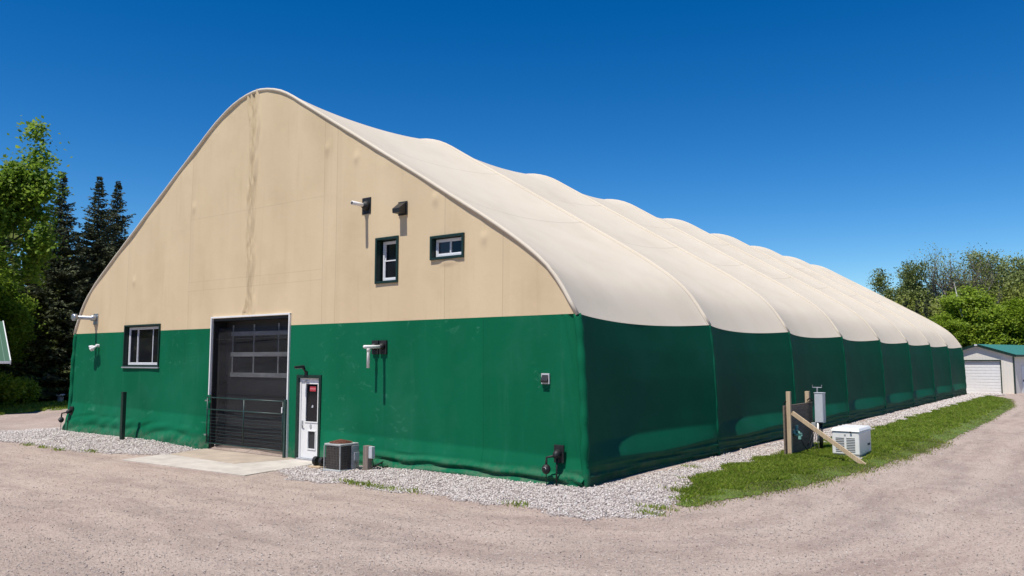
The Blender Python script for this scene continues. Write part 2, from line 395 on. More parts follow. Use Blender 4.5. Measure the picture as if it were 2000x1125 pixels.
def wob(x, y, a=.12):   # ragged edges
    return a * np.sin(x * 5.1 + 2 * np.sin(y * 3.3)), a * np.sin(y * 4.7 + 2 * np.cos(x * 2.9))
poly_a = [(-7.55, .1), (-7.3, -.6), (-7.15, -1.7), (-6.08, -2.2), (-4.08, -2.05), (-2.04, -2.0), (-.3, -1.98), (1.29, -2.12), (1.95, -1.45), (1.95, -.3), (1.6, .7), (1.15, 3), (1.1, 5.2), (1.25, 8.8), (1.36, 17), (1.35, 28), (1.4, 45), (1.5, 49), (2.3, 51.5), (1.9, 53.0), (-1.2, 53.0), (-1.2, 51), (.2, 51), (.2, .1)]
poly_b = [(-12.45, .1), (-12.5, -.4), (-12.0, -1.5), (-13.27, -2.1), (-15.4, -2.45), (-18, -2.35), (-19.9, -2.5), (-21.8, -2.3), (-23.3, -1.1), (-22.6, .8), (-22.1, 5), (-22.1, 30), (-20.7, 30), (-20.7, .1)]
poly_g = [(1.6, .75), (2.02, -.35), (2.62, 1.0), (3.25, 2.9), (3.75, 8.0), (3.98, 14.3), (4.05, 24.2), (3.91, 37), (3.2, 44), (2.5, 47.0), (1.5, 49.3), (1.4, 45), (1.33, 28), (1.33, 17), (1.2, 8.8), (1.05, 5.2), (1.1, 3)]
poly_l = [(-29.5, -6), (-31.2, -.2), (-32.6, 2.4), (-34.1, 4.4), (-36.4, 7.4), (-39, 13), (-42, 20), (-60, 40), (-110, 60), (-130, -20), (-60, -40)]
def mk(poly, a=.12):
    def f(x, y):
        dx, dy = wob(x, y, a); return inpoly(x + dx, y + dy, poly)
    return f
tag(sheet('gravel_bed', np.arange(-24, 2.6, .11), np.arange(-2.8, 3.2, .11), bed_m, lambda x, y: mk(poly_a)(x, y) | mk(poly_b)(x, y), .006), kind='structure')
tag(sheet('gravel_bed', np.arange(-1.3, 2.6, .2), np.arange(3.1, 53.2, .35), bed_m, mk(poly_a), .006), kind='structure')
tag(sheet('lawn', np.arange(1, 4.5, .09), np.arange(-.6, 50, .12), turf_m, mk(poly_g, .05), .012), kind='structure')
tag(sheet('lawn', np.arange(-130, -29, .5), np.arange(-40, 60, .5), turf_m, mk(poly_l, .3), .012), kind='structure')
tag(sheet('forest_floor', np.arange(-90, 90, 2.), np.arange(66, 190, 2.), floor_m, None, .012), kind='structure')
tag(sheet('forest_floor', np.arange(-130, -42, 2.), np.arange(-30, 66, 2.), floor_m, lambda x, y: x < -44 - .0 * y, .03), kind='structure')

OCT_F = np.array([(0, 1, 4), (1, 2, 4), (2, 3, 4), (3, 0, 4), (1, 0, 5), (2, 1, 5), (3, 2, 5), (0, 3, 5)])
def stones(name, pts, size, m, label, zlift=.3):
    n = len(pts)
    base = np.array([(1, 0, 0), (0, 1, 0), (-1, 0, 0), (0, -1, 0), (0, 0, 1), (0, 0, -1)], float)
    V = base[None] + rng.normal(0, .22, (n, 6, 3))
    V *= (size[:, None] * rng.uniform(.5, 1.0, (n, 3)) * np.array([1, .85, .7]))[:, None, :] * .5
    a = rng.uniform(0, 2 * np.pi, n); t = rng.normal(0, .5, n)
    ca, sa, ct, st = np.cos(a), np.sin(a), np.cos(t), np.sin(t)
    x, y, z = V[..., 0], V[..., 1], V[..., 2]
    y, z = y * ct[:, None] - z * st[:, None], y * st[:, None] + z * ct[:, None]
    x, y = x * ca[:, None] - y * sa[:, None], x * sa[:, None] + y * ca[:, None]
    zz = gz(pts[:, 0], pts[:, 1]) + size * zlift * rng.uniform(.1, 1.2, n)
    V = np.stack([x + pts[:, 0:1], y + pts[:, 1:2], z + zz[:, None]], -1).reshape(-1, 3)
    F = (OCT_F[None] + (np.arange(n) * 6)[:, None, None]).reshape(-1, 3)
    o = raw_mesh(name, V, F, m); return tag(o, label, 'gravel', kind='stuff')
def scatter(poly, box, n, a=.12, jit=.0):
    x = rng.uniform(box[0], box[1], n); y = rng.uniform(box[2], box[3], n); k = mk(poly, a)(x + rng.normal(0, 1, n) * jit, y + rng.normal(0, 1, n) * jit); return np.stack([x[k], y[k]], 1)
P1 = scatter(poly_a, (-7.7, 2.3, -2.6, 9), 100000, .10, .07)
P2 = scatter(poly_b, (-23.5, -12, -2.9, 3), 44000, .1, .07)
P2 = P2[~((P2[:, 0] > -12.6) & (P2[:, 1] > -2.75) & (P2[:, 0] > -12.05 - .1 * P2[:, 1]))]
P3 = scatter(poly_a, (-1.3, 2.5, 9, 53), 60000)
P3 = P3[P3[:, 0] > 0]
Pst = np.concatenate([P1, P2, P3]); dd = np.hypot(*(Pst - CAM).T)
stones('gravel_apron', Pst, rng.uniform(.035, .068, len(Pst)) * (1 + np.clip(dd - 20, 0, 40) * .03), stone_m, 'washed grey and pink crushed stone spread along the foot of the arena walls')
# loose pebbles on the road, denser towards the viewer's side
n = 300000; rr_ = 8 + 26 * rng.uniform(0, 1, n) ** 1.6; aa_ = rng.uniform(R(75), R(185), n)
x = 8 + rr_ * np.cos(aa_); y = -13.1 + rr_ * np.sin(aa_)
k = ~(mk(poly_a)(x, y) | mk(poly_b)(x, y) | mk(poly_g)(x, y)) & ((y < -.1) | (x > 1.5)) & ~((x > -12.3) & (x < -7.2) & (y > -2.8))
Ppb = np.stack([x[k], y[k]], 1)
stones('road_pebbles', Ppb, rng.uniform(.007, .022, len(Ppb)) * rng.choice([.8, 1, 1, 1, 1.8], len(Ppb)), pebble_m, 'small loose pebbles scattered over the pinkish gravel drive', .25)

def blades(name, P, h, wd, m, label, cat='grass', lift=0.):
    n = len(P); a = rng.uniform(0, 2 * np.pi, n); z0 = gz(P[:, 0], P[:, 1]) + lift
    hx = h * rng.uniform(.55, 1.25, n); lean = rng.normal(0, .45, (n, 2)) * hx[:, None]
    dx, dy = np.cos(a) * wd, np.sin(a) * wd
    v0 = np.stack([P[:, 0] - dx, P[:, 1] - dy, z0 - .01], -1); v1 = np.stack([P[:, 0] + dx, P[:, 1] + dy, z0 - .01], -1)
    v2 = np.stack([P[:, 0] + lean[:, 0] * .4 + dx * .7, P[:, 1] + lean[:, 1] * .4 + dy * .7, z0 + hx * .6], -1)
    v3 = np.stack([P[:, 0] + lean[:, 0], P[:, 1] + lean[:, 1], z0 + hx], -1)
    V = np.stack([v0, v1, v2, v3], 1).reshape(-1, 3); F = np.arange(n * 4).reshape(n, 4)
    o = raw_mesh(name, V, F, m); return tag(o, label, cat, kind='stuff')
G1 = scatter(poly_g, (1, 4.5, -.6, 14), 320000, .05, .17)
G2 = scatter(poly_g, (1, 4.5, 14, 50), 130000, .05, .11)
Gs = np.concatenate([G1, G2]); dd = np.hypot(*(Gs - CAM).T)
edge = ~mk([(a_ - .62 if a_ > 2 else a_, b_) for a_, b_ in poly_g], .2)(Gs[:, 0], Gs[:, 1])
dryp = edge & (rng.uniform(0, 1, len(Gs)) < .55) | (rng.uniform(0, 1, len(Gs)) < .07 + .16 * np.clip(np.sin(Gs[:, 0] * 2.1 + 1.3 * np.sin(Gs[:, 1] * .9)) * np.sin(Gs[:, 1] * 1.1) - .2, 0, 1))
clump = np.sin(Gs[:, 0] * 3.1 + np.sin(Gs[:, 1] * 1.7)) * np.sin(Gs[:, 1] * 2.3 + Gs[:, 0])
hh = (.078 + .03 * clump) * np.where(edge, .6, 1); ww = .006 * (1 + np.clip(dd - 20, 0, 40) * .04)
keep = ~edge | (rng.uniform(0, 1, len(Gs)) < .55)
s1 = keep & ~dryp; s2 = keep & dryp
blades('grass_strip', Gs[s1], hh[s1], ww[s1], grass_m, 'mown green grass strip between the stone apron and the curving drive')
blades('dry_grass', Gs[s2], hh[s2] * .8, ww[s2], dry_m, 'straw coloured dead grass blades along the outer edge of the grass strip')
L1 = scatter(poly_l, (-46, -29, -6, 24), 110000, .3)
blades('grass_verge', L1, np.full(len(L1), .13), np.full(len(L1), .016), grass_m, 'rough green grass verge below the spruces on the left')
# little weeds at the edge of the stones
tc = [(-4.48, -1.9), (-4.2, -1.95), (-3.95, -1.92), (-3.7, -1.95), (-3.28, -2.0), (-2.67, -1.95), (-.3, -1.9), (-16.5, -2.6), (-15.5, -2.6), (-17.6, -2.55), (-14.4, -2.3), (1.9, -1.2), (1.75, -.8), (1.1, 2.2), (.45, 3.8), (1.35, .9), (1.95, -.7)]
Pt = np.concatenate([np.array(c) + rng.normal(0, .085, (70, 2)) * np.array([1.9, .8]) for c in tc])
blades('weed_tufts', Pt, np.full(len(Pt), .075), np.full(len(Pt), .007), grass_m, 'small weed tufts sprouting where the stones meet the drive', 'weeds')

MB().prism([(-12.02, -1.38), (-8.95, -1.5), (-8.55, -.12), (-8.75, .3), (-12.35, .3), (-12.44, -.3)], 'z', -.3, -.072).build('inner_slab', conc_dark, None, .006)['kind'] = 'structure'
MB().prism([(-11.9, -2.72), (-7.1, -2.52), (-7.42, -.35), (-7.6, .08), (-8.55, .08), (-8.545, -.12), (-8.945, -1.505), (-12.03, -1.385), (-12.2, -1.4)], 'z', -.3, -.078).build('outer_slab', conc_light, None, .006)['kind'] = 'structure'
MB().prism([(-.9, 54.6), (2.2, 53.1), (9, 50.0), (9.6, 51.4), (3.5, 54.4), (-.6, 56.0)], 'z', -.3, -.07).build('garage_slab', conc_light, None, .01)['kind'] = 'structure'

# ------------------------------------------------------------------ the fabric arena
BAY = 6.3725; NB = 8; EAVE = 3.3
arena = thing('fabric_arena', (-10.4, 25.5, 0), 'long tent-like riding arena covered in cream fabric above and green fabric below', 'building')
arch_pts = [(-20.63, 3.3), (-20.46, 3.6), (-20.27, 3.91), (-19.98, 4.3), (-19.7, 4.57), (-19.22, 4.97), (-18.25, 5.62), (-17.01, 6.42), (-15.83, 7.18), (-14.71, 7.9), (-13.64, 8.58), (-12.75, 9.15), (-12.1, 9.5), (-11.5, 9.73), (-10.95, 9.84), (-10.45, 9.86), (-9.95, 9.77), (-9.31, 9.54), (-8.45, 9.03),
            (-7.43, 8.42), (-6.47, 7.85), (-5.39, 7.2), (-4.39, 6.6), (-3.46, 6.03), (-2.58, 5.5), (-1.76, 4.97), (-1.12, 4.5), (-.77, 4.17), (-.47, 3.8), (-.28, 3.52), (-.14, 3.3)]
def catmull(pts, per=8):
    P = [np.array(pts[0]) * 2 - np.array(pts[1])] + [np.array(p, float) for p in pts] + [np.array(pts[-1]) * 2 - np.array(pts[-2])]
    out = []
    for i in range(1, len(P) - 2):
        for k in range(per):
            t = k / per; a, b, c, d = P[i - 1], P[i], P[i + 1], P[i + 2]
            out.append(.5 * (2 * b + (c - a) * t + (2 * a - 5 * b + 4 * c - d) * t * t + (3 * b - 3 * c + d - a) * t ** 3))
    out.append(P[-2]); return np.array(out)
A = catmull(arch_pts); L = np.concatenate([[0], np.cumsum(np.hypot(*np.diff(A, axis=0).T))]); S = np.linspace(0, 1, 161)
AP = np.stack([np.interp(S * L[-1], L, A[:, 0]), np.interp(S * L[-1], L, A[:, 1])], 1)
for _ in range(3): AP[1:-1] = AP[1:-1] * .5 + .25 * (AP[:-2] + AP[2:])
tg = np.gradient(AP, axis=0); tg /= np.hypot(*tg.T)[:, None]; NRM = np.stack([-tg[:, 1], tg[:, 0]], 1)   # outward
AP = AP + NRM * (.05 * ss(0, .05, S) * ss(0, .05, 1 - S))[:, None]
def arch_z(x): return np.interp(x, AP[:, 0], AP[:, 1])

TT = np.linspace(0, 1, 37)
def para(t): return 4 * t * (1 - t)
sagamp = .30 - .09 * np.exp(-((S - .5) / .13) ** 2)
for i in range(NB):
    t = TT[None, :]
    inn = sagamp[:, None] * para(t) ** .85
    ed_ = (ss(0, .10, S) * ss(0, .10, 1 - S))[:, None]; sx_ = np.sign(NRM[:, 0:1])
    X = AP[:, 0:1] - (NRM[:, 0:1] * ed_ + sx_ * (1 - ed_)) * inn; Z = AP[:, 1:2] - NRM[:, 1:2] * inn * ed_
    drop = .10 * (1 - ss(0, .12, S[:, None])) + .10 * (1 - ss(0, .12, 1 - S[:, None]))
    Z = Z - drop * para(t); Y = np.broadcast_to((i + t) * BAY, X.shape)
    V = np.stack([X, Y, Z], -1).reshape(-1, 3); nx, ny = X.shape; I = np.arange(nx * ny).reshape(nx, ny)
    F = np.stack([I[:-1, :-1], I[:-1, 1:], I[1:, 1:], I[1:, :-1]], -1).reshape(-1, 4)
    uv = np.stack([np.broadcast_to(S[:, None], X.shape), np.broadcast_to(t, X.shape)], -1).reshape(-1, 2)
    raw_mesh('roof_panel', V, F, cream_roof, arena, True, uv)

ZR = np.concatenate([np.linspace(0, .36, 16), np.linspace(.38, .8, 14), np.linspace(.85, EAVE, 28)])
def side_x(z): return np.interp(z, [-.2, 0, .9, 2.0, 2.7, 3.3], [.0, .0, .0, -.03, -.075, -.14])
def side_panel(i, sgn, rg):
    z = ZR[:, None]; t = TT[None, :]; yy = (i + t) * BAY
    ph = rg.uniform(0, 6.28, 6)
    amp = np.interp(z, [0, .36, .8, 1.2, 2.2, 3.3], [.14, .13, .25, .27, .29, .30])
    out = side_x(z) - amp * para(t) ** .85
    env = para(t) ** .22
    fl = np.interp(z, [0, .10, .36, .40, .52, .76, .80], [.0, .02, .05, .085, .065, .006, 0])
    out = out + fl * env
    low = 1 - ss(.30, .42, z)
    fold = .022 * np.sin(z * 38 + 1.2 * np.sin(yy * 1.3 + ph[0]) + yy * .5) + .014 * np.sin(z * 70 + yy * 1.1 + ph[1]) + .012 * np.sin(yy * 5 + ph[2] + z * 14)
    out = out + fold * low
    mid = .006 * np.sin(yy * 2.1 + z * 2.3 + ph[3]) * ss(.8, 1.4, z)
    out = out + mid * env
    zz = z - .10 * para(t) * ss(1.6, 3.3, z) - .2 * (z < .001)
    # crease: the wavy hem of the kick wall
    zz = zz + .03 * np.sin(yy * 1.1 + ph[4]) * np.exp(-((z - .4) / .18) ** 2)
    X = out if sgn > 0 else -20.77 - out * 1.0
    X = X + 0 * t; zz = zz + 0 * t; Y = yy + 0 * z
    V = np.stack([X, Y, zz], -1).reshape(-1, 3); nx, ny = X.shape; I = np.arange(nx * ny).reshape(nx, ny)
    F = np.stack([I[:-1, :-1], I[:-1, 1:], I[1:, 1:], I[1:, :-1]], -1).reshape(-1, 4)
    if sgn < 0: F = F[:, ::-1]
    raw_mesh('side_wall_panel', V, F, green_side_shaded, arena, True)
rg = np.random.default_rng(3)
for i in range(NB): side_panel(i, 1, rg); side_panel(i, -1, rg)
# rib sleeves: a raised welt over every frame, cream over the roof, green down the walls
for i in range(NB + 1):
    y = i * BAY; front = i == 0
    pts = []; rr = []
    for k in range(0, 161, 2):
        wb = .002 * math.sin(k * 1.7) if front else 0
        off = (-.035 if front else -.01)
        pts.append((AP[k, 0] + NRM[k, 0] * off, y + (-.02 + wb if front else 0), AP[k, 1] + NRM[k, 1] * off)); rr.append(.043 + .002 * math.sin(k * .9) if front else .045)
    MB().tube(pts, rr, 12).build('rib_sleeve', cream_roof, arena, smooth=True)
    for sgn in (1, -1):
        pts = []; rr = []
        for z in np.linspace(-.15, 3.3, 40):
            x = float(side_x(z)) + (-.06 if front else -.018)
            x += .012 * math.sin(z * 9 + i) * (1 if z < 1.2 else .3)
            if sgn < 0: x = -20.77 - x
            pts.append((x, y + (.035 if front else 0) + .008 * math.sin(z * 5 + i), z)); rr.append((.085 if front else .042) + .008 * math.sin(z * 11 + i))
        MB().tube(pts, rr, 10).build('wall_rib', green_side_shaded if not front else green_front, arena, smooth=True)

# front wall
OD = (-12.36, -8.90, -.2, 3.57); MD = (-8.52, -7.68, -.2, 1.98); WL = (-17.2, -15.12, 2.19, 3.5)
WM = (-5.76, -5.03, 4.2, 5.27); WR = (-4.01, -3.05, 4.63, 5.15)
HOLES = [OD, MD, WL, WM, WR]
def lines(a, b, step, cuts):
    xs = list(np.arange(a, b, step)) + [b]
    cuts = [c for c in cuts if a < c < b]
    xs = [x for x in xs if all(abs(x - c) > step * .4 for c in cuts)] + cuts
    return np.array(sorted(set(round(float(x), 5) for x in xs)))
XS = lines(-20.78, 0.0, .055, [h[i] for h in HOLES for i in (0, 1)])
def band_z(x): return .86 + (x + 15.35) * -.0223
def front_disp(x, z):
    d = np.zeros_like(x)
    # gathered seam down the middle
    ctr = -10.72 + .05 * np.sin(z * 1.7) + .03 * np.sin(z * 5.1) ; up = ss(3.6, 4.6, z)
    wide = .10 + .10 * ss(8.0, 9.6, z) + .12 * (1 - ss(3.6, 4.4, z))
    for off, am in ((-1.0, .07), (-.25, .055), (.45, .05), (1.1, .075)):
        d -= am * np.exp(-((x - ctr - off * wide) / .035) ** 2) * (z > EAVE)
    d += .03 * np.exp(-((x - ctr) / .22) ** 2) * (z > EAVE)
    d -= .022 * np.sin(x * 30 + z * 3 + 2 * np.sin(z * 6)) * np.exp(-((x - ctr) / .16) ** 2) * (z > EAVE)
    # puckers where fixings push from inside
    for cx, cz in ((-7.6, 7.75), (-6.5, 7.35), (-2.5, 5.0), (-13.5, 6.9), (-3.9, 6.0), (-16.8, 4.9)):
        d -= .035 * np.exp(-(((x - cx) / .07) ** 2 + ((z - cz) / .12) ** 2))
    # pulled cloth below the small window
    d -= .035 * np.exp(-(((x + 3.5) / .38) ** 2 + ((z - 4.57 - .12 * ((x + 3.5) / .5) ** 2) / .035) ** 2))
    d += .014 * np.sin(x * .9 + .7) * np.sin(z * .8) + .006 * np.sin(x * 2.7 + 1.5 * z)
    # skirt: tipped outwards below the kick board line
    zb = band_z(x); below = np.clip(zb - z, 0, 1)
    near = ss(.0, .35, np.maximum(np.maximum(OD[0] - x, x - MD[1]), 0))
    d -= below * .24 * near
    k = ss(0, .22, zb - .22 - z)
    e = ss(-7.4, -3.5, x); e2 = (1 - ss(-13.2, -12.4, x))
    zb2 = z + .02 * np.sin(x * 2.3) + .015 * np.sin(x * 5.1)
    f1_ = 1 - 2 * np.abs(np.sin(zb2 * 15.5 + .55 * x + .6 * np.sin(x * .9)))
    f2_ = 1 - 2 * np.abs(np.sin(zb2 * 9 - .75 * x + np.sin(x * 1.4)))
    fold = .062 * e * f1_ + .012 * e * np.sin(z * 55 - x * 2.3)
    fold += .018 * e2 * f2_ + .012 * np.sin(x * 7 - z * 13 + 2 * np.sin(x * 1.1)) * (e2 + .4 * e)
    d += fold * k * near
    # bunching at the corner
    c = np.exp(-((x + .25) / .35) ** 2)
    d += .018 * c * np.sin(x * 26 + z * 4) * (z < EAVE) * ss(-.1, .6, z) + .03 * c * k * np.sin(z * 42 + x * 12)
    d += .05 * ss(-.35, 0, x) * (z < EAVE) + .05 * ss(-20.45, -20.78, x) * (z < EAVE)
    d -= .010 * np.exp(-((x + 1.3 - .22 * (z - 1.5)) / .05) ** 2) * (z < 2.2)
    return d
def front_mesh(name, zs, m, top):
    X, Z = np.meshgrid(XS, zs, indexing='ij')
    if top:
        lim = arch_z(X); bad = Z > lim; Zc = np.minimum(Z, lim); Xc = np.clip(X, AP[0, 0], AP[-1, 0])
    else:
        Zc = Z; lean = side_x(Z); Xc = np.where(X > -1, X + lean * ss(-1, 0, X) - .03 * (X > -.02), np.where(X < -19.8, X - lean * ss(-19.8, -20.78, X), X)); bad = np.zeros_like(X, bool)
    Y = front_disp(X, Zc) - .01
    V = np.stack([Xc, Y, Zc], -1).reshape(-1, 3); nx, ny = X.shape; I = np.arange(nx * ny).reshape(nx, ny)
    cx = .5 * (X[:-1, :-1] + X[1:, 1:]); cz = .5 * (Z[:-1, :-1] + Z[1:, 1:])
    ok = ~(bad[:-1, :-1] & bad[1:, :-1]) 
    for h in HOLES: ok &= ~((cx > h[0]) & (cx < h[1]) & (cz > h[2]) & (cz < h[3]))
    F = np.stack([I[:-1, :-1], I[1:, :-1], I[1:, 1:], I[:-1, 1:]], -1)[ok]
    return raw_mesh(name, V, F, m, arena, True)
front_mesh('front_wall_upper', lines(EAVE, 9.95, .07, [h[i] for h in HOLES for i in (2, 3)]), cream_front, True)
front_mesh('front_wall_lower', lines(-.15, EAVE, .035, [h[i] for h in HOLES for i in (2, 3)]), green_front, False)
# rear wall, plain
bk = MB(); pl = [(float(x), float(z)) for x, z in AP[::4]]
bk.prism([(-20.77, -.1)] + pl + [(0, -.1)], 'y', NB * BAY - .05, NB * BAY).build('rear_wall', cream_roof, arena)
# dark room behind the openings
room_m = mat('unlit_interior', (.02, .02, .02), .9)
def ring(mb, x0, x1, z0, z1, wd, y0, y1, wb=None):
    wb = wd if wb is None else wb
    mb.box(x0, x0 + wd, y0, y1, z0, z1); mb.box(x1 - wd, x1, y0, y1, z0, z1)
    mb.box(x0 + wd, x1 - wd, y0, y1, z1 - wd, z1)
    if wb > 0: mb.box(x0 + wd, x1 - wd, y0, y1, z0, z0 + wb)
    return mb
def window(hole, inner, depth, trim, panes, kind):
    x0, x1, z0, z1 = hole
    f = ring(MB(), x0 - .01, x1 + .01, z0 - .01, z1 + .01, trim, -.055, depth + .08).build('window', darkgreen, arena, .004)
    a0, a1, b0, b1 = inner
    ring(MB(), a0, a1, b0, b1, .045, depth - .06, depth + .03).build('frame', vinyl_m, f, .004)
    MB().box(x0 + trim, x1 - trim, depth + .031, depth + .05, z0 + trim, z1 - trim).build('backing', blackmetal, f)
    for (p0, p1, q0, q1, yo, mm) in panes:
        pf = ring(MB(), p0, p1, q0, q1, .028, depth - .05 + yo, depth - .02 + yo).build('sash', vinyl_m, f, .003)
        MB().box(p0 + .028, p1 - .028, depth - .034 + yo, depth - .028 + yo, q0 + .028, q1 - .028).build('pane', mm, f)
    return f
window(WL, (-17.12, -15.16, 2.25, 3.44), .14, .05, [(-17.07, -16.6, 2.3, 3.39, .0, glass_m), (-16.62, -15.7, 2.3, 3.39, .02, glass_m), (-15.72, -15.21, 2.3, 3.39, 0, glass_m)], 0)
MB().box(-17.24, -15.08, -.075, -.02, 2.15, 2.19).build('window_sill', alu_m, arena, .004)
window(WM, (-5.66, -5.09, 4.27, 5.2), .17, .055, [(-5.62, -5.13, 4.72, 5.16, .02, glass_m), (-5.62, -5.13, 4.31, 4.75, .0, glass_m)], 0)
window(WR, (-3.94, -3.12, 4.7, 5.09), .13, .055, [(-3.9, -3.51, 4.74, 5.05, 0, glass_brown), (-3.53, -3.16, 4.74, 5.05, .018, glass_m)], 0)

# overhead door
od = MB(); x0, x1 = OD[0], OD[1]
od.box(x0 - .035, x0 + .012, -.07, .0, 1.42, 3.60); od.box(x1 - .012, x1 + .035, -.07, .0, -.08, 3.60); od.box(x0 - .035, x1 + .035, -.072, .002, 3.575, 3.62)
od.build('door_trim', white_m, arena, .004)
j = MB(); j.box(x0 - .01, x0 + .05, .0, .75, -.1, 3.57); j.box(x1 - .05, x1 + .01, .0, .75, -.1, 3.57); j.box(x0 + .05, x1 - .05, .0, .75, 3.5, 3.57)
j.build('door_jamb', blackmetal, arena)
leaf = MB().box(x0 + .05, x1 - .05, .42, .46, -.1, 3.5).build('overhead_door', doorleaf_m, arena)
ydr = .40
for z in (3.08, 2.50, 1.93):
    MB().box(-12.05 + .0, x1 - .06, ydr - .02, ydr + .019, z, z + .12).build('rail', alu_m, leaf, .004)
for xx in (-12.0, -11.02, -9.93, -8.99):
    MB().box(xx, xx + .05, ydr - .01, ydr + .018, 2.05, 3.4).build('stile', alu_m, leaf, .004)
for (a, b) in ((-11.94, -11.03), (-10.96, -9.94), (-9.87, -9.0)):
    for (c, d) in ((2.06, 2.49), (2.63, 3.07)):
        MB().box(a, b, ydr + .001, ydr + .012, c, d).build('pane', glass_m, leaf)
for z in (.45, .95, 1.42): MB().box(-12.2, x1 - .06, ydr + .0, ydr + .018, z, z + .03).build('section_joint', blackmetal, leaf)
scv = []; scf = []
nx, nz = 50, 60
for a in range(nx + 1):
    for b in range(nz + 1):
        xx = -12.22 + (x1 - .05 + 12.22) * a / nx; zz = -.07 + 3.36 * b / nz
        scv.append((xx, .13 + .03 * math.sin(xx * 2.2) * (1 - b / nz) + .02 * math.sin(zz * 5 + xx), zz))
for a in range(nx):
    for b in range(nz): q = a * (nz + 1) + b; scf.append((q, q + nz + 1, q + nz + 2, q + 1))
MB().add(scv, scf).build('door_screen', screen_m, arena, smooth=True)
MB().tube([(-12.3, .08, 2.98), (-8.95, .08, 3.0)], .008, 6).build('screen_cable', blackmetal, arena)
MB().box(x0 + .05, -12.22, .14, .18, -.08, 3.3).build('screen_strap', black_m, arena)
# gate across the lower half of the opening
gate = MB().tube([(-12.4, -.10, 1.36), (-8.98, -.10, 1.34)], .018, 10).build('gate', gategreen, arena, smooth=True)
for z in (1.03, .10): MB().tube([(-12.4, -.10, z), (-8.98, -.10, z - .01)], .016, 10).build('rail', gategreen, gate, smooth=True)
for xx in (-12.36, -10.66, -9.0): MB().tube([(xx, -.10, .09), (xx, -.10, 1.35)], .016, 10).build('upright', gategreen, gate, smooth=True)
for k in range(9): MB().tube([(-12.36, -.095, .2 + k * .088), (-9.0, -.095, .19 + k * .088)], .004, 5).build('wire', gategreen, gate)
MB().box(-8.955, -8.875, -.12, -.04, -.08, 1.39).build('latch_post', gategreen, gate, .006)
MB().box(-9.02, -8.98, -.14, -.12, 1.05, 1.2).build('latch', vinyl_m, gate, .004)
for z in (.3, 1.25): MB().box(-12.46, -12.36, -.12, -.04, z, z + .035).build('hinge', galv_m, gate, .004)

# entrance door
a0, a1 = MD[0], MD[1]
ed = MB(); ed.box(a0 - .05, a0 + .03, -.04, .2, -.08, 2.03); ed.box(a1 - .03, a1 + .05, -.04, .2, -.08, 2.03); ed.box(a0 + .03, a1 - .03, -.04, .2, 1.95, 2.03)
ed.build('door_casing', darkgreen, arena, .004)
MB().box(a0 + .03, a0 + .085, .015, .18, -.06, 1.95).box(a1 - .06, a1 - .03, .015, .18, -.06, 1.95).box(a0 + .085, a1 - .06, .015, .18, 1.91, 1.95).build('door_frame', vinyl_m, arena, .003)
dl = MB(); dx0, dx1 = a0 + .09, a1 - .065
dl.box(dx0, dx1, .10, .15, -.04, .2); dl.box(dx0, -8.14, .10, .15, .2, .63); dl.box(-7.87, dx1, .10, .15, .2, .63); dl.box(dx0, dx1, .10, .15, .63, .86)
dl.box(dx0, -8.25, .10, .15, .86, 1.80); dl.box(-7.80, dx1, .10, .15, .86, 1.80); dl.box(dx0, dx1, .10, .15, 1.80, 1.905)
door = dl.build('entrance_door', white_m, arena, .002)
ring(MB(), -8.275, -7.775, .84, 1.83, .03, .085, .099).build('window_trim', white_m, door, .003)
MB().box(-8.25, -7.80, .115, .125, .86, 1.80).build('door_glass', glass_m, door)
ring(MB(), -8.165, -7.845, .175, .655, .028, .082, .099).build('pet_door_frame', white_m, door, .003)
MB().box(-8.14, -7.87, .118, .13, .2, .63).build('pet_flap', doorleaf_m, door)
MB().box(-8.13, -7.90, .108, .1145, 1.62, 1.74).build('red_notice', redsign_m, door)
nb = MB()
for k in range(6): nb.box(-8.115 + k * .036, -8.09 + k * .036, .105, .1078, 1.665, 1.705)
nb.build('notice_lettering', mat('notice_print', (.62, .2, .22), .6), door)
MB().prism([(-8.06, 1.22), (-8.02, 1.28), (-7.99, 1.27), (-7.985, 1.23), (-8.02, 1.21)], 'y', .109, .1145).build('sticker', boxgrey, door)
oc = [(-8.05 + .04 * math.cos(t * .524), .75 + .06 * math.sin(t * .524)) for t in range(12)]
MB().prism(oc, 'y', .09, .0995).build('oval_plaque', acgrey, door)
hd = MB().tube([(-8.37, .1, .78), (-8.37, .055, .78), (-8.30, .05, .775)], .012, 8); hd.box(-8.395, -8.345, .085, .099, .70, .88)
hd.build('door_handle', alu_m, door)
MB().tube([(-8.33, .1, 1.85), (-8.2, .07, 1.88)], .012, 6).build('door_closer', alu_m, door)
door.location.y -= .07
MB().box(a0 + .02, a1 - .02, -.06, .16, -.085, -.045).build('door_sill', alu_m, arena, .004)

# things fixed to the front cloth
def plate(x0, x1, z0, z1, m=black_m, y=-.03, bolts=False):
    p = MB().box(x0, x1, y - .012, y + .03, z0, z1).build('wall_flange', m, arena, .003)
    return p
f1 = plate(-6.25, -5.95, 5.9, 6.3)
MB().tube([(-6.1, -.04, 6.1), (-6.1, -.1, 6.1), (-6.1, -.17, 6.1)], [.13, .10, .062], 18).build('rubber_boot', black_m, f1, smooth=True)
MB().tube([(-6.1, -.05, 6.1), (-6.1, -.50, 6.105)], .048, 16).build('vent_pipe', pvc_m, f1, smooth=True)
MB().tube([(-6.1, -.501, 6.105), (-6.1, -.503, 6.105)], .036, 16).build('pipe_mouth', slot_m, f1)
h = MB().prism([(-.04, 5.77), (-.26, 5.77), (-.27, 5.87), (-.06, 6.03), (-.04, 6.03)], 'x', -5.0, -4.78).build('vent_hood', blackmetal, arena, .006)
MB().box(-5.03, -4.75, -.045, -.02, 5.74, 6.06).build('flange', blackmetal, h, .003)
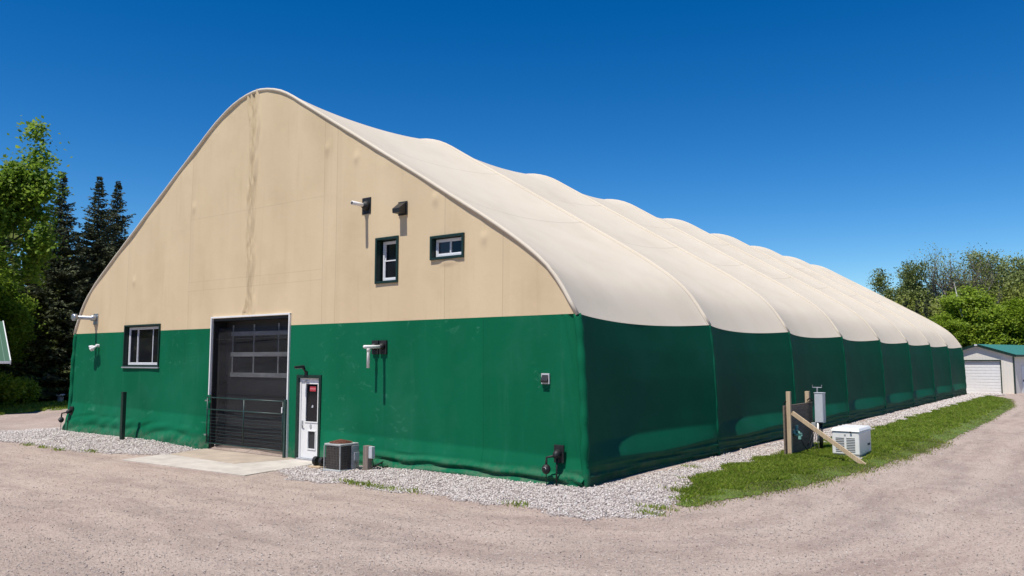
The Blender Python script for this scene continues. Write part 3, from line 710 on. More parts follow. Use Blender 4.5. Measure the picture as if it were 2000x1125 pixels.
h2 = MB().prism([(-.035, 1.96), (-.10, 1.96), (-.105, 2.0), (-.045, 2.12), (-.035, 2.12)], 'x', -.985, -.835).build('vent_hood', blackmetal, arena, .004)
MB().box(-1.005, -.815, -.05, -.02, 1.93, 2.14).build('flange', boxgrey, h2, .003)
f2 = plate(-5.84, -5.63, 2.54, 2.86); f3 = plate(-5.59, -5.36, 2.54, 2.86)
for f_, xc in ((f2, -5.735), (f3, -5.475)):
    MB().tube([(xc, -.04, 2.72), (xc, -.10, 2.715), (xc, -.15, 2.71)], [.09, .07, .048], 14).build('rubber_boot', black_m, f_, smooth=True)
MB().tube([(-5.735, -.05, 2.715), (-5.735, -.19, 2.71), (-5.735, -.225, 2.69), (-5.735, -.235, 2.65), (-5.735, -.245, 2.22)], .038, 12).build('vent_pipe', pvc_m, f2, smooth=True)
MB().tube([(-5.735, -.235, 2.70), (-5.735, -.237, 2.6)], .046, 12).build('pipe_elbow', pvc_m, f2, smooth=True)
MB().tube([(-5.475, -.05, 2.71), (-5.475, -.62, 2.70)], .038, 12).build('vent_pipe', pvc_m, f3, smooth=True)
def hose(x, z, arm, ball_):
    f_ = plate(x - .11, x + .11, z - .17, z + .17, blackmetal, -.1)
    MB().tube([(x, -.12, z + .03), (x, -.2, z + .0), (x, -.25, z - .05)], [.075, .07, .045], 12).build('rubber_boot', black_m, f_, smooth=True)
    MB().tube([(x, -.22, z - .02), (x + arm * .5, -.27, z - .04), (x + arm, -.29, z - .06), (x + arm, -.3, z - .14), (x + arm * 1.02, -.3, z - .2)], .022, 8).build('hose_arm', black_m, f_, smooth=True)
    MB().tube([(x, -.16, z - .08), (x + .01, -.2, z - .3), (x, -.2, -.03)], .018, 8).build('drain_hose', black_m, f_, smooth=True)
    b = MB().ball((x + arm * 1.02, -.3, z - .28), .085, 12, 1.15).build('lamp_globe', black_m, f_, smooth=True)
    MB().prism([(x + arm * 1.02 + .05 * math.cos(t * .6283), z - .27 + .035 * abs(math.sin(t * .6283))) for t in range(10)], 'y', -.388, -.372).build('globe_glint', pvc_m, f_)
    MB().tube([(x + arm * 1.02, -.3, z - .36), (x + arm, -.31, z - .5), (x + arm * .95, -.3, -.02)], .009, 6).build('cord', black_m, f_)
hose(-.56, .60, -.16, 0); hose(-20.38, .66, -.25, 0)
f4 = plate(-19.28, -18.98, 3.58, 3.95, galv_m)
MB().tube([(-19.12, -.04, 3.8), (-19.12, -.18, 3.8), (-19.12, -.2, 3.8), (-19.12, -.66, 3.8)], [.11, .10, .065, .062], 16).build('exhaust_pipe', galv_m, f4, smooth=True)
MB().tube([(-19.12, -.66, 3.8), (-19.12, -.67, 3.8), (-19.12, -.78, 3.8), (-19.12, -.785, 3.8)], [.07, .115, .115, .07], 16).build('exhaust_cap', galv_m, f4, smooth=True)
fl_ = MB().tube([(-18.88, -.0, 2.88), (-18.88, -.1, 2.88)], .05, 12).build('flood_lamp', white_m, arena)
for dx, dz in ((-.09, -.02), (.08, -.06), (-.01, -.1)):
    MB().tube([(-18.88, -.1, 2.87), (-18.88 + dx, -.18, 2.86 + dz * .5)], .015, 6).tube([(-18.88 + dx * .9, -.14, 2.87 + dz * .4), (-18.88 + dx * 1.3, -.27, 2.84 + dz)], [.035, .06], 12).build('lamp_head', white_m, fl_, smooth=True)
MB().tube([(-18.88, -.17, 2.82), (-18.88, -.18, 2.70)], [.03, .024], 8).build('motion_sensor', white_m, fl_)
lamp = MB().tube([(-8.20, -.01, 2.10), (-8.20, -.08, 2.13), (-8.20, -.10, 2.22)], .028, 10).build('door_lamp', blackmetal, arena, smooth=True)
MB().box(-8.25, -8.15, -.05, -.0, 2.02, 2.12).build('lamp_base', blackmetal, lamp, .004)
MB().tube([(-8.20, -.1, 2.2), (-8.24, -.16, 2.24)], .05, 10).build('sensor_head', blackmetal, lamp)
MB().hexa([(-8.30, -.32, 2.20), (-8.20, -.38, 2.19), (-8.12, -.15, 2.21), (-8.24, -.1, 2.22), (-8.31, -.33, 2.25), (-8.2, -.39, 2.24), (-8.12, -.15, 2.27), (-8.24, -.1, 2.28)]).build('lamp_head', blackmetal, lamp, .006)
MB().hexa([(-8.285, -.31, 2.185), (-8.21, -.355, 2.18), (-8.15, -.2, 2.19), (-8.24, -.16, 2.2), (-8.285, -.31, 2.199), (-8.21, -.355, 2.195), (-8.15, -.2, 2.208), (-8.24, -.16, 2.215)]).build('lamp_lens', lens_m, lamp)

# ------------------------------------------------------------------ things by the front wall
g0 = float(gz(-6, -.9))
ac = thing('air_conditioner', (-5.95, -.85, g0), 'grey outdoor air conditioner with a rusty fan top beside the white entrance door', 'air conditioner')
x0, x1, y0, y1 = -6.17, -5.63, -1.13, -.58
MB().box(x0 - .02, x1 + .02, y0 - .02, y1 + .02, g0 - .02, g0 + .05).build('base_pan', acgrey, ac, .02)
MB().box(x0 + .03, x1 - .03, y0 + .03, y1 - .03, g0 + .05, g0 + .56).build('coil', coil_m, ac, .03)
MB().box(x0, x1, y0, y1, g0 + .56, g0 + .61).build('top_cover', acgrey, ac, .015)
gr_ = MB()
for k in range(11):
    xx = x0 + .015 + (x1 - x0 - .03) * k / 10; gr_.box(xx - .003, xx + .003, y0 + .004, y0 + .016, g0 + .05, g0 + .56)
for k in range(13):
    yy = y0 + .02 + (y1 - y0 - .04) * k / 12; gr_.box(x1 - .012, x1 - .002, yy - .003, yy + .003, g0 + .05, g0 + .56)
for k in range(9):
    zz = g0 + .09 + .055 * k; gr_.box(x0, x1, y0 - .001, y0 + .004, zz - .003, zz + .003); gr_.box(x1 - .004, x1 + .001, y0, y1, zz - .003, zz + .003)
gr_.build('wire_guard', weathered('guard_paint', (.13, .12, .11), .5, var=.2), ac)
MB().box(x0 - .002, x0 + .02, y0 - .003, y0 + .018, g0 + .05, g0 + .56).build('corner_strip', acgrey, ac)
MB().box(x1 - .018, x1 + .003, y0 - .004, y0 + .018, g0 + .05, g0 + .56).build('corner_strip', acgrey, ac)
MB().box(x1 - .05, x1 + .006, y0 + .33, y1 + .005, g0 + .05, g0 + .56).build('service_panel', acgrey, ac, .01)
MB().box(x1 + .007, x1 + .02, y0 + .40, y0 + .55, g0 + .22, g0 + .40).build('data_plate', boxgrey, ac, .003)
fg = MB()
for r_ in (.25, .21, .17, .13, .09, .05):
    fg.tube([(-5.92 + r_ * math.cos(t * math.pi / 12), -.86 + r_ * math.sin(t * math.pi / 12), g0 + .625 + .06 * (1 - r_ / .25)) for t in range(25)], .009, 6, False)
for t in range(12):
    fg.tube([(-5.92, -.86, g0 + .685), (-5.92 + .25 * math.cos(t * math.pi / 6), -.86 + .25 * math.sin(t * math.pi / 6), g0 + .62)], .006, 5)
fg.build('fan_grille', rust_m, ac)
MB().tube([(-5.92, -.86, g0 + .55), (-5.92, -.86, g0 + .625)], .10, 16).tube([(-5.92, -.86, g0 + .600), (-5.92, -.86, g0 + .622)], .235, 24).build('fan_motor', rust_m, ac)
MB().tube([(-5.6, -.7, g0 + .2), (-5.48, -.72, g0 + .06), (-5.35, -.6, g0 + .02), (-5.3, -.3, g0 + .12), (-5.3, .0, g0 + .2)], .018, 8).build('refrigerant_line', black_m, ac, smooth=True)
g1 = float(gz(-5.28, -.6))
pt = thing('meter_post', (-5.3, -.62, g1), 'short weathered grey timber post with a small switch box right of the air conditioner', 'post')
MB().box(-5.37, -5.22, -.70, -.56, g1 - .1, g1 + .54).build('post', greywood, pt, .006)
MB().box(-5.219, -5.11, -.68, -.58, g1 + .27, g1 + .53).build('switch_box', boxgrey, pt, .008)
MB().tube([(-5.165, -.6, g1 + .27), (-5.16, -.58, g1 + .1), (-5.1, -.4, g1 + .03), (-5.1, 0, g1 + .1)], .012, 8).build('conduit', black_m, pt, smooth=True)
g2 = float(gz(-6.7, -.6))
bs = thing('boot_scraper', (-6.62, -.82, g2), 'small boot scraper with two black round brushes on a wooden board by the door', 'boot scraper')
MB().hexa([(-6.86, -1.0, g2), (-6.46, -1.02, g2), (-6.44, -.66, g2), (-6.84, -.64, g2), (-6.86, -1.0, g2 + .045), (-6.46, -1.02, g2 + .045), (-6.44, -.66, g2 + .045), (-6.84, -.64, g2 + .045)]).build('board', pine_m, bs, .005)
for xx in (-6.76, -6.54):
    MB().tube([(xx - .05, -.85, g2 + .15), (xx - .04, -.85, g2 + .15), (xx + .04, -.84, g2 + .15), (xx + .05, -.84, g2 + .15)], [.085, .105, .105, .085], 20).build('brush', black_m, bs, smooth=False)
MB().box(-6.82, -6.46, -.86, -.83, g2 + .04, g2 + .07).build('brush_bracket', blackmetal, bs)
g3 = float(gz(-15.95, -.62))
bo = thing('bollard', (-15.95, -.62, g3), 'thin dark green square steel post standing in the stones below the left window', 'post')
MB().box(-16.0, -15.88, -.68, -.57, g3 - .1, g3 + 1.43).build('post', darkgreen, bo, .006)
MB().box(-16.01, -15.87, -.69, -.56, g3 + 1.43, g3 + 1.445).build('post_cap', blackmetal, bo, .004)

# ------------------------------------------------------------------ things on the grass strip
def beam(mb, a, b, wx, wz):
    a = Vector(a); b = Vector(b); d = (b - a).normalized(); s = d.cross(Vector((0, 0, 1)))
    s = s.normalized() if s.length > .01 else Vector((1, 0, 0)); u = s.cross(d)
    P = []
    for q in (a, b):
        for i, k in ((-1, -1), (1, -1), (1, 1), (-1, 1)): P.append(tuple(q + s * i * wx / 2 + u * k * wz / 2))
    return mb.hexa(P)
gs = float(gz(2.2, 7.5))
pf = thing('propped_panel', (1.6, 8.0, gs), 'dark plywood board between two lumber posts with a slanting brace on the grass', 'post frame')
MB().box(1.545, 1.645, 6.99, 7.09, gs - .2, gs + 1.62).build('post', pine_m, pf, .004)
MB().box(1.385, 1.495, 9.08, 9.19, gs - .2, gs + 1.56).build('post', pine_m, pf, .004)
MB().box(1.50, 1.54, 6.86, 9.22, gs + .04, gs + 1.27).build('board', plywood_m, pf, .003)
beam(MB(), (1.675, 7.03, gs + 1.10), (3.42, 6.66, gs - .02), .045, .10).build('brace', pine_m, pf, .003)
for yy in (7.045, 9.0): MB().tube([(1.47, yy, gs + 1.32), (1.54, yy - .05, gs + 1.38), (1.62, yy, gs + 1.33), (1.52, yy + .05, gs + 1.29), (1.45, yy, gs + 1.26)], .018, 6).build('strap', black_m, pf)
bx = thing('meter_cabinet', (1.78, 9.0, gs), 'tall light grey electrical cabinet on a black conduit behind the plywood board', 'electrical box')
MB().box(1.69, 1.91, 8.88, 9.12, gs + .74, gs + 1.52).build('cabinet', boxgrey, bx, .01)
MB().box(1.70, 1.90, 8.865, 8.879, gs + .76, gs + 1.5).build('cabinet_door', boxgrey, bx, .005)
MB().box(1.68, 1.925, 8.86, 9.13, gs + 1.521, gs + 1.54).build('rain_cap', boxgrey, bx, .006)
MB().box(1.911, 1.925, 8.95, 9.05, gs + 1.18, gs + 1.27).build('latch', acgrey, bx, .003)
MB().tube([(1.80, 9.0, gs - .05), (1.80, 9.0, gs + .74)], .05, 12).build('conduit', blackmetal, bx, smooth=True)
MB().tube([(1.755, 8.9, gs + .25), (1.755, 8.9, gs + .74)], .025, 10).build('white_conduit', pvc_m, bx, smooth=True)
MB().box(1.62, 1.72, 8.78, 8.87, gs + .55, gs + .75).build('junction_box', acgrey, bx, .006)
mb_ = MB()
for k in range(4): mb_.tube([(1.66 + .04 * k, 8.8, gs + .55), (1.6 + .06 * k, 8.72, gs + .28), (1.5 + .12 * k, 8.6, gs + .05), (1.7 + .1 * k, 8.4 - .1 * k, gs + .03)], .009, 6)
mb_.build('cable', black_m, bx, smooth=True)
MB().tube([(1.72, 9.06, gs + 1.5), (1.72, 9.06, gs + 1.67)], .022, 8).tube([(1.60, 9.06, gs + 1.74), (1.60, 9.06, gs + 1.67), (1.84, 9.06, gs + 1.67), (1.84, 9.06, gs + 1.74)], .011, 8).build('antenna_bracket', galv_m, bx)
tp = thing('hose_tap', (1.66, 7.45, gs), 'faded teal garden tap and splitter hanging in front of the plywood board', 'tap')
mt = MB().tube([(1.56, 7.5, gs + .62), (1.66, 7.5, gs + .60), (1.72, 7.5, gs + .52)], .035, 10); mt.tube([(1.60, 7.38, gs + .55), (1.66, 7.62, gs + .50)], .04, 10); mt.tube([(1.62, 7.42, gs + .68), (1.66, 7.5, gs + .60)], .03, 10)
mt.build('tap_body', teal_m, tp, smooth=True)
for c_ in ((1.60, 7.36, .60), (1.68, 7.64, .52), (1.63, 7.5, .72), (1.70, 7.48, .46)):
    MB().tube([(c_[0], c_[1], gs + c_[2] - .04), (c_[0], c_[1], gs + c_[2] + .04)], [.045, .038], 8).build('knob', teal_m, tp)
MB().tube([(1.68, 7.6, gs + .46), (1.72, 7.75, gs + .25), (1.75, 8.0, gs + .08), (1.78, 8.4, gs + .02)], .012, 6).build('hose', black_m, tp, smooth=True)
MB().tube([(1.5, 7.5, gs + .62), (1.57, 7.5, gs + .62)], .02, 6).build('pipe_stub', galv_m, tp)

gg = thing('standby_generator', (2.78, 8.15, gs), 'white box shaped standby generator with louvred front standing on the grass', 'generator')
x0, x1, y0, y1 = 2.46, 3.10, 7.55, 8.75
MB().box(x0 - .05, x1 + .05, y0 - .05, y1 + .05, gs - .05, gs + .05).build('base_pad', conc_light, gg, .01)
MB().box(x0 + .02, x1 - .02, y0 + .02, y1 - .02, gs + .05, gs + .10).build('skid', acgrey, gg, .005)
MB().box(x0, x1, y0, y1, gs + .10, gs + .66).build('housing', gen_m, gg, .03)
MB().hexa([(x0 - .02, y0 - .03, gs + .66), (x1 + .02, y0 - .03, gs + .66), (x1 + .02, y1 + .03, gs + .66), (x0 - .02, y1 + .03, gs + .66), (x0 + .02, y0 + .02, gs + .745), (x1 - .02, y0 + .02, gs + .745), (x1 - .02, y1 - .02, gs + .745), (x0 + .02, y1 - .02, gs + .745)]).build('lid', gen_m, gg, .02)
for xa, xb in ((x0 + .09, x0 + .29), (x0 + .34, x0 + .54)):
    for k in range(9):
        MB().hexa([(xa, y0 - .006, gs + .17 + k * .04), (xb, y0 - .006, gs + .17 + k * .04), (xb, y0 + .006, gs + .17 + k * .04), (xa, y0 + .006, gs + .17 + k * .04), (xa, y0 - .002, gs + .185 + k * .04), (xb, y0 - .002, gs + .185 + k * .04), (xb, y0 + .006, gs + .185 + k * .04), (xa, y0 + .006, gs + .185 + k * .04)]).build('louver', slot_m, gg)
MB().box(x0 + .29, x0 + .33, y0 - .01, y0 + .01, gs + .56, gs + .60).build('badge', acgrey, gg, .003)
MB().box(x0 + .43, x0 + .47, y0 - .045, y0 - .025, gs + .64, gs + .67).build('lid_latch', blackmetal, gg)
MB().box(x1 + .001, x1 + .008, 8.35, 8.6, gs + .28, gs + .33).build('side_vent', slot_m, gg)

# ------------------------------------------------------------------ garage behind the arena
ga = thing('garage', (2.64, 54, -.1), 'small cream garage with green metal roof and white roll-up door', 'building')
GY0, GY1, gx0, gx1, gp = 54.0, 66.0, -2.12, 2.64, .26
ga.rotation_euler = (0, 0, R(-19))
MB().prism([(gx0, -.15), (gx1, -.15), (gx1, 2.72), (gp, 3.42), (gx0, 2.72)], 'y', GY0, GY1).build('wall', siding_m, ga)
for sg in (1, -1):
    xe = gp + sg * 2.66; pts_ = [(gp, 3.50), (xe, 2.70), (xe, 2.78), (gp, 3.58)]
    rf = MB().prism(pts_, 'y', GY0 - .2, GY1 + .3).build('roof', roofgreen, ga)
    MB().prism([(gp, 3.42), (xe + sg * .01, 2.615), (xe + sg * .01, 2.80), (gp, 3.61)], 'y', GY0 - .23, GY0 - .22).build('rake_trim', darkgreen, rf)
    MB().box(min(xe, xe + sg * .03), max(xe, xe + sg * .03), GY0 - .2, GY1 + .3, 2.64, 2.79).build('eave_trim', darkgreen, rf)
MB().prism([(gx0 - .2, 2.62), (gp, 3.40), (gx1 + .2, 2.62), (gx1 + .2, 2.65), (gp, 3.48), (gx0 - .2, 2.65)], 'y', GY0 - .2, GY0 - .004).build('soffit', boxgrey, ga)
MB().box(gp - .1, gp + .1, GY0 - .25, GY0 - .232, 3.46, 3.56).build('ridge_end', vinyl_m, ga)
MB().box(gx1 - .0, gx1 + .05, GY0 - .05, GY0 + .12, -.1, 2.66).build('corner_trim', darkgreen, ga)
gd = MB().box(-.98, 1.80, GY0 - .03, GY0 + .02, -.1, 2.34).build('garage_door', white_m, ga)
for k in range(11): MB().box(-.96, 1.78, GY0 - .042, GY0 - .031, -.06 + k * .212, .03 + k * .212 + .08).build('slat', white_m, gd, .012)
MB().box(1.80, 1.845, GY0 - .10, GY0 - .001, -.1, 2.40).box(-1.025, -.98, GY0 - .10, GY0 - .001, -.1, 2.40).box(-1.025, 1.845, GY0 - .17, GY0 - .001, 2.345, 2.42).build('door_frame', darkgreen, ga)
sdoor = MB().box(gx1 + .002, gx1 + .03, 55.2, 56.2, -.08, 2.0).build('side_door', vinyl_m, ga)
MB().box(gx1 + .031, gx1 + .07, 55.28, 55.34, .85, 1.0).build('handle', blackmetal, sdoor)
MB().box(gx1 + .002, gx1 + .02, 58, 59.2, 1.1, 1.9).build('window', glass_m, ga)

# ------------------------------------------------------------------ shed at the left edge
sh = thing('shed', (-32.65, 2.72, -.1), 'brown board shed with a ribbed green metal roof and white edge trim', 'building')
xe, ye, ze = -30.9, 3.5, 2.30
def pt3(i): return i
sx0, sy0 = -30.9, 3.4
SHX, SHY = -32.65, 2.72     # lower right corner of the roof
run, rise = 3.2, 1.95
sh.rotation_euler = (0, 0, R(-14))
MB().prism([(SHX - .45, -.15), (SHX - .45, 2.5), (SHX - run, 2.5 + rise - .35), (SHX - 2 * run + .45, 2.5), (SHX - 2 * run + .45, -.15)], 'y', SHY - 6.5, SHY - .45).build('wall', brown_m, sh)
for sg in (1, -1):
    a, b = SHX - run, SHX - run + sg * run
    r1 = MB().prism([(a, 2.32 + rise), (b, 2.32), (b, 2.37), (a, 2.37 + rise)], 'y', SHY - 7, SHY - .02).build('roof', shedroof, sh)
    MB().prism([(a, 2.22 + rise), (b + sg * .02, 2.20), (b + sg * .02, 2.40), (a, 2.40 + rise)], 'y', SHY - .02, SHY + .02).build('rake_trim', white_m, r1)
    MB().box(min(b, b + sg * .03), max(b, b + sg * .03), SHY - 7, SHY - .02, 2.24, 2.36).build('eave_trim', white_m, r1)
# well cap
wg = float(gz(-41.5, 8.9))
wc = thing('well_cap', (-41.6, 9.0, wg), 'squat grey and white well cap in the grass left of the arena', 'well cap')
MB().tube([(-41.6, 9.0, wg - .05), (-41.6, 9.0, wg + .38)], .17, 18).build('casing', acgrey, wc, smooth=False)
MB().tube([(-41.6, 9.0, wg + .38), (-41.6, 9.0, wg + .40), (-41.6, 9.0, wg + .47), (-41.6, 9.0, wg + .50)], [.2, .24, .24, .18], 18).build('cap', pvc_m, wc)

# ------------------------------------------------------------------ trees
def tubes_mesh(name, segs, m, parent, n=6):
    """segs: list of (p0, p1, r0, r1)"""
    a = np.array([s_[0] for s_ in segs], float); b = np.array([s_[1] for s_ in segs], float)
    r0 = np.array([s_[2] for s_ in segs]); r1 = np.array([s_[3] for s_ in segs])
    d = b - a; d /= np.linalg.norm(d, axis=1)[:, None] + 1e-9
    up = np.where(np.abs(d[:, 2:3]) < .9, np.array([[0, 0, 1.]]), np.array([[1., 0, 0]]))
    u = np.cross(d, up); u /= np.linalg.norm(u, axis=1)[:, None]; v = np.cross(u, d)
    t = np.arange(n) * 2 * np.pi / n; c, s_ = np.cos(t), np.sin(t)
    off = u[:, None] * c[None, :, None] + v[:, None] * s_[None, :, None]
    V = np.concatenate([a[:, None] + off * r0[:, None, None], b[:, None] + off * r1[:, None, None]], 1).reshape(-1, 3)
    k = np.arange(n); k2 = (k + 1) % n
    F = np.stack([k, k2, k2 + n, k + n], -1)[None] + (np.arange(len(segs)) * 2 * n)[:, None, None]
    o = raw_mesh(name, V, F.reshape(-1, 4), m, None, True); o.parent = parent; return o
def leaves_mesh(name, C_, size, m, parent, flat=.5, aspect=.6, rg=rng):
    n = len(C_); nr = rg.normal(0, 1, (n, 3)); nr[:, 2] = np.abs(nr[:, 2]) * .7 + flat; nr[:, 1] -= .45; nr /= np.linalg.norm(nr, axis=1)[:, None]
    a = np.cross(nr, rg.normal(0, 1, (n, 3))); a /= np.linalg.norm(a, axis=1)[:, None]; b = np.cross(nr, a)
    s_ = (size * rg.uniform(.6, 1.3, n))[:, None]
    V = np.stack([C_ - a * s_ * .5, C_ + b * s_ * .5 * aspect - nr * s_ * .08, C_ + a * s_ * .5, C_ - b * s_ * .5 * aspect - nr * s_ * .08], 1).reshape(-1, 3)
    o = raw_mesh(name, V, np.arange(n * 4).reshape(n, 4), m, None, False); o.parent = parent; return o
def grow(rg, H, spread, levels, trunk_r, first=.25, upb=.35):
    segs = []; tips = []
    def br(p, d, L_, r, lv):
        n = 4 if lv < 2 else 3
        for i in range(n):
            d = d + rg.normal(0, .10 + .06 * lv, 3) + np.array([0, 0, upb * .12]); d /= np.linalg.norm(d)
            q = p + d * L_ / n; r2 = r * (1 - .55 / n)
            segs.append((p, q, r, r2))
            if lv < levels and (i > 0 or lv > 0):
                for _ in range(2 if lv == 0 else rg.integers(1, 3)):
                    ax = rg.normal(0, 1, 3); ax -= d * ax.dot(d); ax /= np.linalg.norm(ax)
                    nd = d * rg.uniform(.35, .75) + ax * rg.uniform(.7, 1.0) * spread; nd[2] += upb * .35; nd /= np.linalg.norm(nd)
                    br(q, nd, L_ * rg.uniform(.5, .72), r2 * .6, lv + 1)
            if lv >= levels - 1: tips.append((q, lv))
            p, r = q, r2
        tips.append((p, lv))
    t0 = np.array([0, 0, H * first]); segs.append((np.array([0, 0, -.3]), t0, trunk_r * 1.15, trunk_r))
    br(t0, np.array([0, 0, 1.]), H * (.72 - first * .3), trunk_r, 0)
    return segs, np.array([t[0] for t in tips])
def deciduous(name, seed, H, spread, leaf_m, leaf, per, label, cat='tree', group=None, bark=bark_m, levels=3, cl=.45, first=.25, keep=1.0, upb=.35, flat=.5, tr=.016, rad=None):
    rg = np.random.default_rng(seed); segs, tips = grow(rg, H, spread, levels, H * tr, first, upb)
    top = max(tips[:, 2].max(), .1); k = H / top
    cen = tips[:, :2].mean(0); zc = tips[:, 2].mean()
    def up_(q): q = q.copy(); q[:2] -= cen * min(max(q[2] / zc, 0), 1.25); return q
    segs = [(up_(a), up_(b), r0, r1) for a, b, r0, r1 in segs]; tips = np.array([up_(q) for q in tips])
    kx = rad / np.percentile(np.hypot(tips[:, 0], tips[:, 1]), 88) if rad else k
    kk = np.array([kx, kx, k]); segs = [(a * kk, b * kk, r0, r1) for a, b, r0, r1 in segs]; tips = tips * kk
    if rad:
        def sq(q):
            f_ = (1 + (math.hypot(q[0], q[1]) / (1.25 * rad)) ** 4) ** -.25; return np.array([q[0] * f_, q[1] * f_, q[2]])
        segs = [(sq(a), sq(b), r0, r1) for a, b, r0, r1 in segs]; tips = np.array([sq(q) for q in tips])
    root = thing(name, (0, 0, 0), label, cat, group)
    tubes_mesh('trunk', segs, bark, root)
    if per:
        tips = tips[rg.uniform(0, 1, len(tips)) < keep]
        C_ = np.repeat(tips, per, 0) + rg.normal(0, 1, (len(tips) * per, 3)) * np.array([cl, cl, cl * .55]) * np.repeat(rg.uniform(.5, 1.3, len(tips)), per)[:, None]
        C_ = C_[C_[:, 2] > .2]
        leaves_mesh('crown', C_, leaf, leaf_m, root, flat, .65, rg)
    return root
def spruce(seed, H, Rb, m, label, n_whorl=64, low=.06, group=None, blade=.2, dens=1.0):
    rg = np.random.default_rng(seed); root = thing('spruce_tree', (0, 0, 0), label, 'tree', group)
    segs = [(np.array([0, 0, -.3]), np.array([0, 0, H * .5]), H * .014, H * .008), (np.array([0, 0, H * .5]), np.array([0, 0, H]), H * .008, .015)]
    A_, B_, W_ = [], [], []
    for i in range(n_whorl):
        f = i / (n_whorl - 1); z0 = H * (low + (1 - low) * f ** .92) - .15
        rad = Rb * ((1 - f) ** 1.0) * (1 + .14 * math.sin(i * 2.3) + .1 * math.sin(i * .9)) + .03
        nb = int(8 + 5 * (1 - f))
        for b in range(nb):
            z = z0 + rg.normal(0, .12); a = rg.uniform(0, 2 * np.pi); Lb = rad * rg.uniform(.62, 1.12) if rg.uniform() > .07 else rad * rg.uniform(1.1, 1.35)
            dr = np.array([math.cos(a), math.sin(a)]); slope = .45 * f - .32 + rg.normal(0, .07)
            ns = max(2, int(Lb / .22)); pr = np.array([0, 0, z])
            for s_ in range(ns):
                u = (s_ + 1) / ns; q = np.array([dr[0] * Lb * u, dr[1] * Lb * u, z + Lb * (slope * u + .22 * u * u)])
                if s_ % 2 == 0 or s_ == ns - 1: segs.append((pr, q, .018 * (1 - u) + .006, .016 * (1 - u) + .004))
                wd = Lb * .34 * (1 - u) ** .6 + .12
                for _ in range(int((7 + 6 * (1 - u)) * dens)):
                    side = rg.choice([-1, 1]); t = rg.uniform(0, 1); base = pr * (1 - t) + q * t
                    dv = np.array([dr[0] * rg.uniform(.4, 1.1) - side * dr[1] * rg.uniform(.2, 1), dr[1] * rg.uniform(.4, 1.1) + side * dr[0] * rg.uniform(.2, 1), rg.normal(-.12, .22)])
                    dv /= np.linalg.norm(dv); sp = rg.uniform(0, wd) * .6
                    st = base + np.array([-side * dr[1], side * dr[0], -.25]) * sp
                    bl_ = blade * (1 - .5 * f); A_.append(st); B_.append(st + dv * bl_ * rg.uniform(.7, 1.4)); W_.append(bl_ * rg.uniform(.16, .30))
                pr = q
    tubes_mesh('trunk', segs, bark_m, root, 5)
    A_ = np.array(A_); B_ = np.array(B_); W_ = np.array(W_)[:, None]; d = B_ - A_; sd_ = np.cross(d, rg.normal(0, 1, d.shape)); sd_ /= np.linalg.norm(sd_, axis=1)[:, None]
    md = (A_ + B_) / 2
    V = np.stack([A_, md + sd_ * W_, B_, md - sd_ * W_], 1).reshape(-1, 3)
    o = raw_mesh('crown', V, np.arange(len(V)).reshape(-1, 4), m, None); o.parent = root
    return root
def place(o, x, y, rz=0, s=1.0, sz=None):
    o.location = (x, y, float(gz(x, y)) - .05); o.rotation_euler = (0, 0, rz); o.scale = (s, s, sz or s); return o
F_V = np.array([-.596, .803]); F_R = np.array([.803, .596]); C2 = np.array([8.01, -13.16])

G_L = 'spruces behind the arena on the left'
F_V = np.array([-.596, .803]); F_R = np.array([.803, .596]); C2 = np.array([8.01, -13.16])
def spot(px, dep): q = C2 + dep * (F_V + F_R * (px - 1000) / 1557); return float(q[0]), float(q[1])
def R_(o, px, dep, rz=0, s=1., sz=None): x, y = spot(px, dep); return place(o, x, y, rz, s, sz)
def cp(o, x, y, rz, s, label, sz=None):
    return copy_thing(o, (x, y, float(gz(x, y)) - .05), rz, s, sz, label)
def C_(o, px, dep, rz, s, label, sz=None): x, y = spot(px, dep); return cp(o, x, y, rz, s, label, sz)
sp1 = R_(spruce(11, 14.5, 4.0, spruce_m, 'pointed dark spruce, leftmost of the three tall spires', group=G_L, blade=.27, dens=1.35), 108, 50)
sp2 = R_(spruce(12, 14.7, 4.1, spruce_m, 'dark spruce forming the middle spire of the three tall ones', group=G_L, blade=.27, dens=1.35), 181, 52)
sp3 = R_(spruce(13, 14.8, 3.7, spruce_m, 'narrow dark spruce, the spire closest to the arena wall', group=G_L, blade=.27, dens=1.35), 218, 54)
sp4 = R_(spruce(14, 8.6, 3.3, spruce2_m, 'shorter spruce with yellow green drooping boughs beside the well cap', 30, .10, G_L, .30), 92, 49)
C_(sp4, 150, 51, 2.0, .98, 'shorter spruce with sunlit boughs standing below the middle dark spire')
C_(sp4, 200, 52, 4.0, .95, 'shorter spruce partly hidden behind the curved left edge of the arena')
C_(sp4, 40, 48, 1.0, .9, 'shorter spruce with lit lower boughs behind the brown shed roof')
C_(sp1, 62, 53, 1.3, .76, 'dark spruce filling the gap between the maple and the spires')
C_(sp2, 146, 56, 2.6, .74, 'dark spruce standing back between the left and middle spires')
C_(sp1, 250, 57, 3.3, .78, 'dark spruce farthest back behind the left edge of the arena')
C_(sp2, -10, 52, .7, .85, 'dark spruce behind the bright maple at the left border')
C_(sp3, 85, 57, 5.1, .80, 'dark spruce deep in the shade behind the front row')
mp = R_(deciduous('maple_tree', 21, 14.2, .85, maple_m, .25, 42, 'tall bright green maple rising at the left border', cl=.40, first=.12, levels=4, flat=.9, keep=.6, rad=3.3), -100, 41, .6, 1.0, 1.1)
C_(mp, -18, 46, 3.4, .64, 'lower bright green maple in front of the leftmost dark spire')
C_(mp, -300, 42, 4.1, 1.02, 'bright green maple just outside the left border behind the shed')
sb = place(deciduous('shrub', 31, 1.7, 1.0, bright_m, .17, 22, 'low leafy shrub in the grass beside the brown shed', 'shrub', None, cl=.26, first=.05, levels=3), -38.0, 4.4)
cp(sb, -39.6, 6.1, 2.0, .8, 'low leafy shrub in the grass nearest the well cap')
